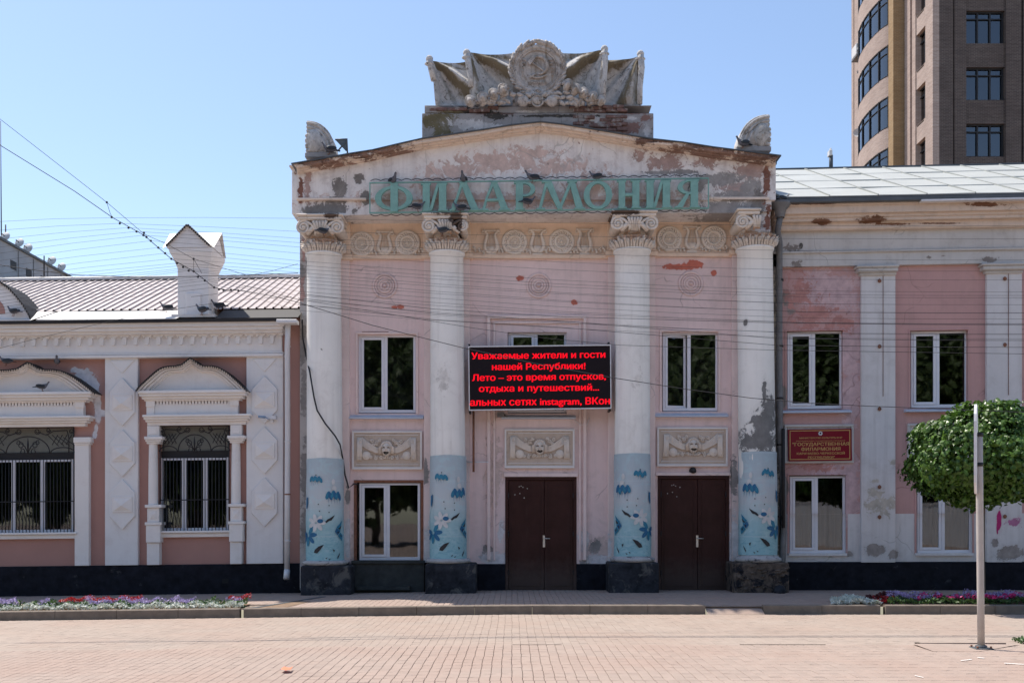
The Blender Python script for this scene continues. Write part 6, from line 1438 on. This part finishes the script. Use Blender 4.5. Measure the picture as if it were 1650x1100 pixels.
for q in ((633,295.5,-.88,r_(-60),'pigeon sitting on the sign above the letter Ф',1),(747,294,-.88,r_(-100),'pigeon sitting on the sign between the letters И and Л',1),(858,291,-.88,r_(200),'pigeon on the top rail of the sign left of the letter М',1),
          (961,289,-.88,r_(170),'pigeon on the top rail of the sign above the letter О',1),(673,341,-.95,r_(10),'pigeon on the bottom rail of the sign left of the letter И',0),(851,333,-.95,r_(15),'pigeon perched low between the letters Р and М',0),
          (521,380,-.93,r_(30),'pigeon on the leafy capital of the leftmost column',0),(713,379,-.93,r_(160),'pigeon on the leafy capital of the second column',0),(742,343,-.98,r_(185),'pigeon on the bottom rail of the sign above the second column',0),
          (1262,328,-.6,r_(20),'pigeon on the funnel of the zinc downpipe',0),(531,249,-.95,r_(200),'pigeon at the foot of the left corner head',0),(1197,239,-.95,r_(200),'pigeon at the foot of the right corner head',0),
          (22,509,-.45,r_(170),'pigeon on the eave beside the curved gable',0),(68,630,-.3,r_(10),'pigeon on the ledge inside the left window hood',0),(92,590,-.3,r_(-70),'pigeon standing on the right slope of the left window hood',0),(10,589,-.3,r_(190),'pigeon on the flat top of the left window hood',0),
          (269,503,-.35,r_(200),'pale pigeon on the flashing left of the chimney',0),(326,507,-.45,r_(160),'pigeon at the right foot of the chimney',0),(352,500,-.0,r_(185),'pigeon on the dark gutter right of the chimney',0)):
    pigeon(*q)

# ------------------------------------------------------------------ FLOWER BEDS
def cloud(name, mat, n, samp, size, label, kind='stuff', up=.4, tri=False):
    m = MB()
    for i in range(n):
        p = Vector(samp()); s = size*random.uniform(.6,1.3)
        d = Vector((random.gauss(0,1),random.gauss(0,1),random.gauss(0,1)+up)).normalized(); e = d.orthogonal().normalized()
        e = Matrix.Rotation(random.uniform(0,6.28),3,d) @ e; f = d.cross(e)
        m.add([p-e*s, p+f*s*.45+d*s*.12, p+e*s, p-f*s*.45+d*s*.12], [(0,1,2,3)])
    return m.obj(name, mat, label=label, kind=kind)
def bedx(pa, pb, Ya, Yb): 
    t = random.random(); Y = Ya+(Yb-Ya)*t; s = S(Y); return ((random.uniform(pa,pb)-CX)*s, Y)
def samp(pa, pb, Ya, Yb, z0, z1, gate=None):
    def f():
        for _ in range(20):
            x, y = bedx(pa, pb, Ya, Yb)
            if gate is None or gate(x, y): break
        return (x, y, gx(x)+z0+(z1-z0)*(random.random()**.6)*(.62+.38*sin(x*5+y*3)*sin(x*13+y*2)))
    return f
lim = lambda x, y: x < -4.75+(-4.1-y)*-0.35-0.15
m = MB(); sheet(m, [-14,-10,-6,-5.2], [-4.13,-3.05], lambda x,y: gx(x)+.004); m.obj('flower_bed', M['soil'], label='soil of the left flower bed', kind='structure')
cloud('silver_foliage', M['silver'], 5200, samp(-40,392,-4.1,-3.6,.01,.15,lim), .036, 'silver leaved plants along the front of the left flower bed')
cloud('violet_flowers', M['purple'], 1900, samp(-40,398,-3.85,-3.3,.09,.23,lambda x,y: lim(x,y) and sin(x*2.1+y*2.3)+.7*sin(x*7+y*3) > -.2), .026, 'violet flowers in the back of the left flower bed')
cloud('bed_leaves', M['green'], 2600, samp(-40,398,-4.0,-3.2,.02,.17,lim), .04, 'green leaves among the flowers of the left bed')
cloud('red_flowers', M['red'], 1000, samp(-40,405,-3.65,-3.2,.12,.24,lambda x,y: (sin(x*2.1+y)+.5*sin(x*5.3) < -.15 or x > -5.05)), .025, 'red flowers scattered at the back of the left bed')
m = MB(); a = P(1345,0,-3).x; sheet(m, [a,9,14], [-4.13,-2.95], lambda x,y: .004); m.obj('flower_bed', M['soil'], label='soil of the right flower bed', kind='structure')
cloud('silver_foliage', M['silver'], 2600, samp(1340,1420,-4.1,-3.1,.01,.13,lambda x,y: x > 6.0+(y+4.1)*-.3), .042, 'silver leaved plants at the left end of the right bed')
cloud('dark_red_foliage', M['maroonleaf'], 900, samp(1395,1440,-3.7,-3.1,.03,.20), .035, 'dark red foliage plants in the right bed')
cloud('red_flowers', M['red'], 700, samp(1405,1442,-4.0,-3.2,.03,.18), .028, 'small patch of red flowers beside the silver plants of the right bed')
cloud('bed_leaves', M['green'], 3600, samp(1430,1720,-4.1,-3.0,.02,.16), .04, 'green leaves of the right flower bed')
cloud('violet_flowers', M['purple'], 2000, samp(1428,1720,-3.9,-3.05,.10,.24,lambda x,y: sin(x*3.3+2)+.6*sin(x*9+y*4) > -.2), .026, 'violet flowers in the right bed')
def puffs(name, mat, n, f, label, r=.05):
    m = MB()
    for i in range(n):
        c = Vector(f())
        for k in range(14):
            d = Vector((random.gauss(0,1),random.gauss(0,1),random.gauss(0,1)+.5)).normalized(); e = d.orthogonal().normalized(); g = d.cross(e); p = c+d*r*.8; s = .024
            m.add([p-e*s,p+g*s,p+e*s,p-g*s], [(0,1,2,3)])
    m.obj(name, mat, label=label, kind='stuff')
puffs('magenta_flowers', M['magenta'], 70, samp(1478,1720,-4.0,-3.4,.10,.20), 'magenta flower heads in the right bed')
cloud('grass_tuft', M['green'], 130, lambda: (random.uniform(7.22,7.6), random.uniform(-8.9,-8.5), random.uniform(-.14,-.08)), .04, 'grass tuft growing in the paving at the right edge', up=-.3)
# drain channel and sandy strip at the end of the left bed
m = MB(); zd = lambda p: gx(p[0])+.012
A = [(-4.98,-4.12),(-4.86,-4.12),(-4.02,-1.4),(-4.12,-1.4)]; m.add([(x,y,gx(x)+.012) for x,y in A]+[(x,y,gx(x)-.02) for x,y in A], [(0,1,2,3),(0,4,5,1),(1,5,6,2),(3,7,4,0)]); m.obj('drain_channel', M['darkmetal'], label='narrow dark drain channel running from the downpipe to the kerb', kind='structure')
m = MB(); A = [(-4.84,-4.10),(-4.3,-4.10),(-4.1,-2.6),(-4.38,-2.6)]; m.add([(x,y,gx(x)+.006) for x,y in A], [(0,1,2,3)]); m.obj('sand_patch', M['soil'], label='sandy patch beside the drain channel', kind='structure')

# ------------------------------------------------------------------ TREE in the right bed
def leafy(name, c, r, n, size, mat, par, seed, inner=.55, lob=7, rough_=0):
    rnd = random.Random(seed); m = MB(); lobes = []
    for i in range(lob*9):
        d = Vector((rnd.gauss(0,1),rnd.gauss(0,1),rnd.gauss(0,.9))).normalized(); lobes.append((d, rnd.uniform(.86,1.09) if rough_ else rnd.uniform(.86,1.08)))
    for i in range(n):
        d, k = rnd.choice(lobes); dd_ = (d+Vector((rnd.gauss(0,.16),rnd.gauss(0,.16),rnd.gauss(0,.16)))).normalized()
        rr = k*(1.04-abs(rnd.gauss(0,.16))) if rnd.random() < .85 else rnd.uniform(inner,.95)
        p = Vector((c[0]+dd_.x*r[0]*rr, c[1]+dd_.y*r[1]*rr, c[2]+dd_.z*r[2]*rr*(1 if dd_.z > 0 else .88)))
        if rough_: wv = 1+.045*sin(dd_.x*7+1)+.04*sin(dd_.z*9+dd_.x*4)+.04*sin(dd_.y*8+dd_.z*5); p = Vector(c)+(p-Vector(c))*wv
        nrm = (dd_+Vector((rnd.gauss(0,.5),rnd.gauss(0,.5),rnd.gauss(.3,.5)))).normalized()
        tipd = (Vector((dd_.x,dd_.y,-.8))+Vector((rnd.gauss(0,.5),rnd.gauss(0,.5),rnd.gauss(0,.3)))); tipd -= nrm*tipd.dot(nrm); tipd.normalize(); sd = nrm.cross(tipd); s = size*rnd.uniform(.6,1.25)
        b_ = nrm*s*.18
        m.add([p-tipd*s*.5, p+sd*s*.55-tipd*s*.05-b_, p+sd*s*.28+tipd*s*.15, p+sd*s*.35+tipd*s*.55-b_, p+tipd*s*.8-b_, p-sd*s*.35+tipd*s*.55-b_, p-sd*s*.28+tipd*s*.15, p-sd*s*.55-tipd*s*.05-b_],
              [(0,1,2),(0,2,6),(0,6,7),(2,3,4),(2,4,6),(4,5,6)])
    return m.obj(name, mat, par)
YT = -3.3; tc = P(1583,739,YT)
TR = root('round_tree', (tc.x+.0, YT, 0), 'small round-crowned maple tree standing in the right flower bed behind the sign pole', 'tree')
leafy('crown', tc, (1.42,1.38,1.05), 15000, .098, M['leaf'], TR, 3, .45, 9, 1)
m = MB(); b0 = Vector((tc.x-.01, YT, 0)); m.tube([b0, b0+Vector((-.01,0,.9)), Vector((tc.x-.01,YT,1.9)), Vector((tc.x,YT,2.5))], [.075,.06,.055,.04], 10)
for k in range(12):
    a = 2*pi*k/12; m.tube([Vector((tc.x+.03,YT,1.9+.05*k)), tc+Vector((cos(a)*.6,sin(a)*.6,-.15+.1*(k%3))), tc+Vector((cos(a)*1.25,sin(a)*1.2,.1+.25*(k%3)))], [.03,.018,.006], 5)
m.obj('trunk', M['bark'], TR)
# trees across the street, seen in the window reflections and shading the view behind
proto = None
for i, (x, y) in enumerate(((-52,-50),(-46,-51),(-40.5,-50),(-35,-52),(42,-50),(48,-52),(54,-51),(-43,-57),(-37,-58),(39,-58),(45,-58),(-30,-52),(-23,-50),(-16.5,-53),(-10,-50),(-3.5,-52),(3,-50),(9.5,-53),(16,-51),(22.5,-50),(29,-52),(36,-51),(-26,-58),(-19,-59),(-13,-58),(-6.5,-59),(-.5,-58),(6,-59),(12.5,-58),(19,-59),(25.5,-58),(32,-59))):
    if proto is None:
        proto = root('street_tree', (x,y,-.14), 'broad dark street tree in the row across the street', 'tree', 'trees in a row across the street')
        crn = leafy('crown', (x,y,8.0), (4.3,3.6,7.2), 9000, .62, M['leaf2'], proto, 11, .2); m = MB(); m.tube([(x,y,-.2),(x+.1,y,3),(x,y,8)], [.28,.22,.12], 10); trk = m.obj('trunk', M['bark'], proto)
    else:
        c = proto.copy(); col.objects.link(c); c.location = (x,y,-.14); c.rotation_euler = (0,0,i*1.3); s = random.uniform(.95,1.12)*(1.28 if y < -55 else 1); c.scale = (s,s,s)
        child_copy(crn, c); child_copy(trk, c)

# ------------------------------------------------------------------ SIGN POST
dP = 13.5; YP = dP-DIST; zb = -.14
SP = root('sign_pole', ((1581-CX)*dP/F, YP, zb), 'pale steel pole with a traffic sign seen edge-on at the right of the street', 'road sign')
q = lambda x, y: ((x-CX)*dP/F, YP, EYE+(HY-y)*dP/F)
m = MB(); m.tube([q(1581,1042),q(1580,950),q(1578.5,800),q(1577.5,700)], .046, 16); m.obj('pole', M['pole'], SP)
m = MB(); X_ = q(1581,0)[0]; m.tube([(X_,YP,zb-.02),(X_,YP,zb+.05)], .075, 12); m.box(X_-.12,X_+.12,YP-.12,YP+.12,zb-.01,zb+.018); m.obj('base_flange', M['darkmetal'], SP, bevel=.006)
for bx in (-.09,.09):
    for by in (-.09,.09): m = MB(); m.tube([(X_+bx,YP+by,zb+.018),(X_+bx,YP+by,zb+.045)], .014, 6); m.obj('bolt', M['rust'], SP)
m = MB(); cx_, cz = q(1571.5,0)[0], q(0,724)[2]; th = radians(63.2); ux = Vector((cos(th), sin(th), 0)); nn = Vector((-sin(th), cos(th), 0))
n = 32; pts = []
for k in range(n):
    a = 2*pi*k/n; e = 1/(abs(cos(a))**6+abs(sin(a))**6)**(1/6); pts.append(Vector((cx_,YP-.02,cz))+ux*(.30*cos(a)*e)+Vector((0,0,1))*(.60*sin(a)*min(e,1.08)))
m.add([p-nn*.016 for p in pts]+[p+nn*.016 for p in pts], [list(range(n)), list(range(2*n-1,n-1,-1))]+[(i,i+n,(i+1)%n+n,(i+1)%n) for i in range(n)])
m.obj('sign_plate', M['alu'], SP)
m = MB()
for y in (700,748): m.tube([q(1577.5,y-3),q(1577.5,y+3)], .052, 12); m.box(q(1572,0)[0],q(1577,0)[0],YP-.03,YP+.03,q(0,y+2)[2],q(0,y-2)[2])
m.obj('clamp', M['iron'], SP)

wl = MB(); X = [12+i*2.4 for i in range(14)]
W0 = root('garden_wall', (28,-45,-.14), 'long low white panel wall across the street', 'wall')
for i in range(len(X)-1): wl = MB(); wl.box(X[i]+.02, X[i+1]-.02, -45.2, -45, -.2, 2.7); wl.obj('panel', M['wing_white'], W0)
wl = MB(); wl.box(12, X[-1], -45.25, -44.95, 2.7, 2.85); wl.obj('coping', M['flash'], W0)
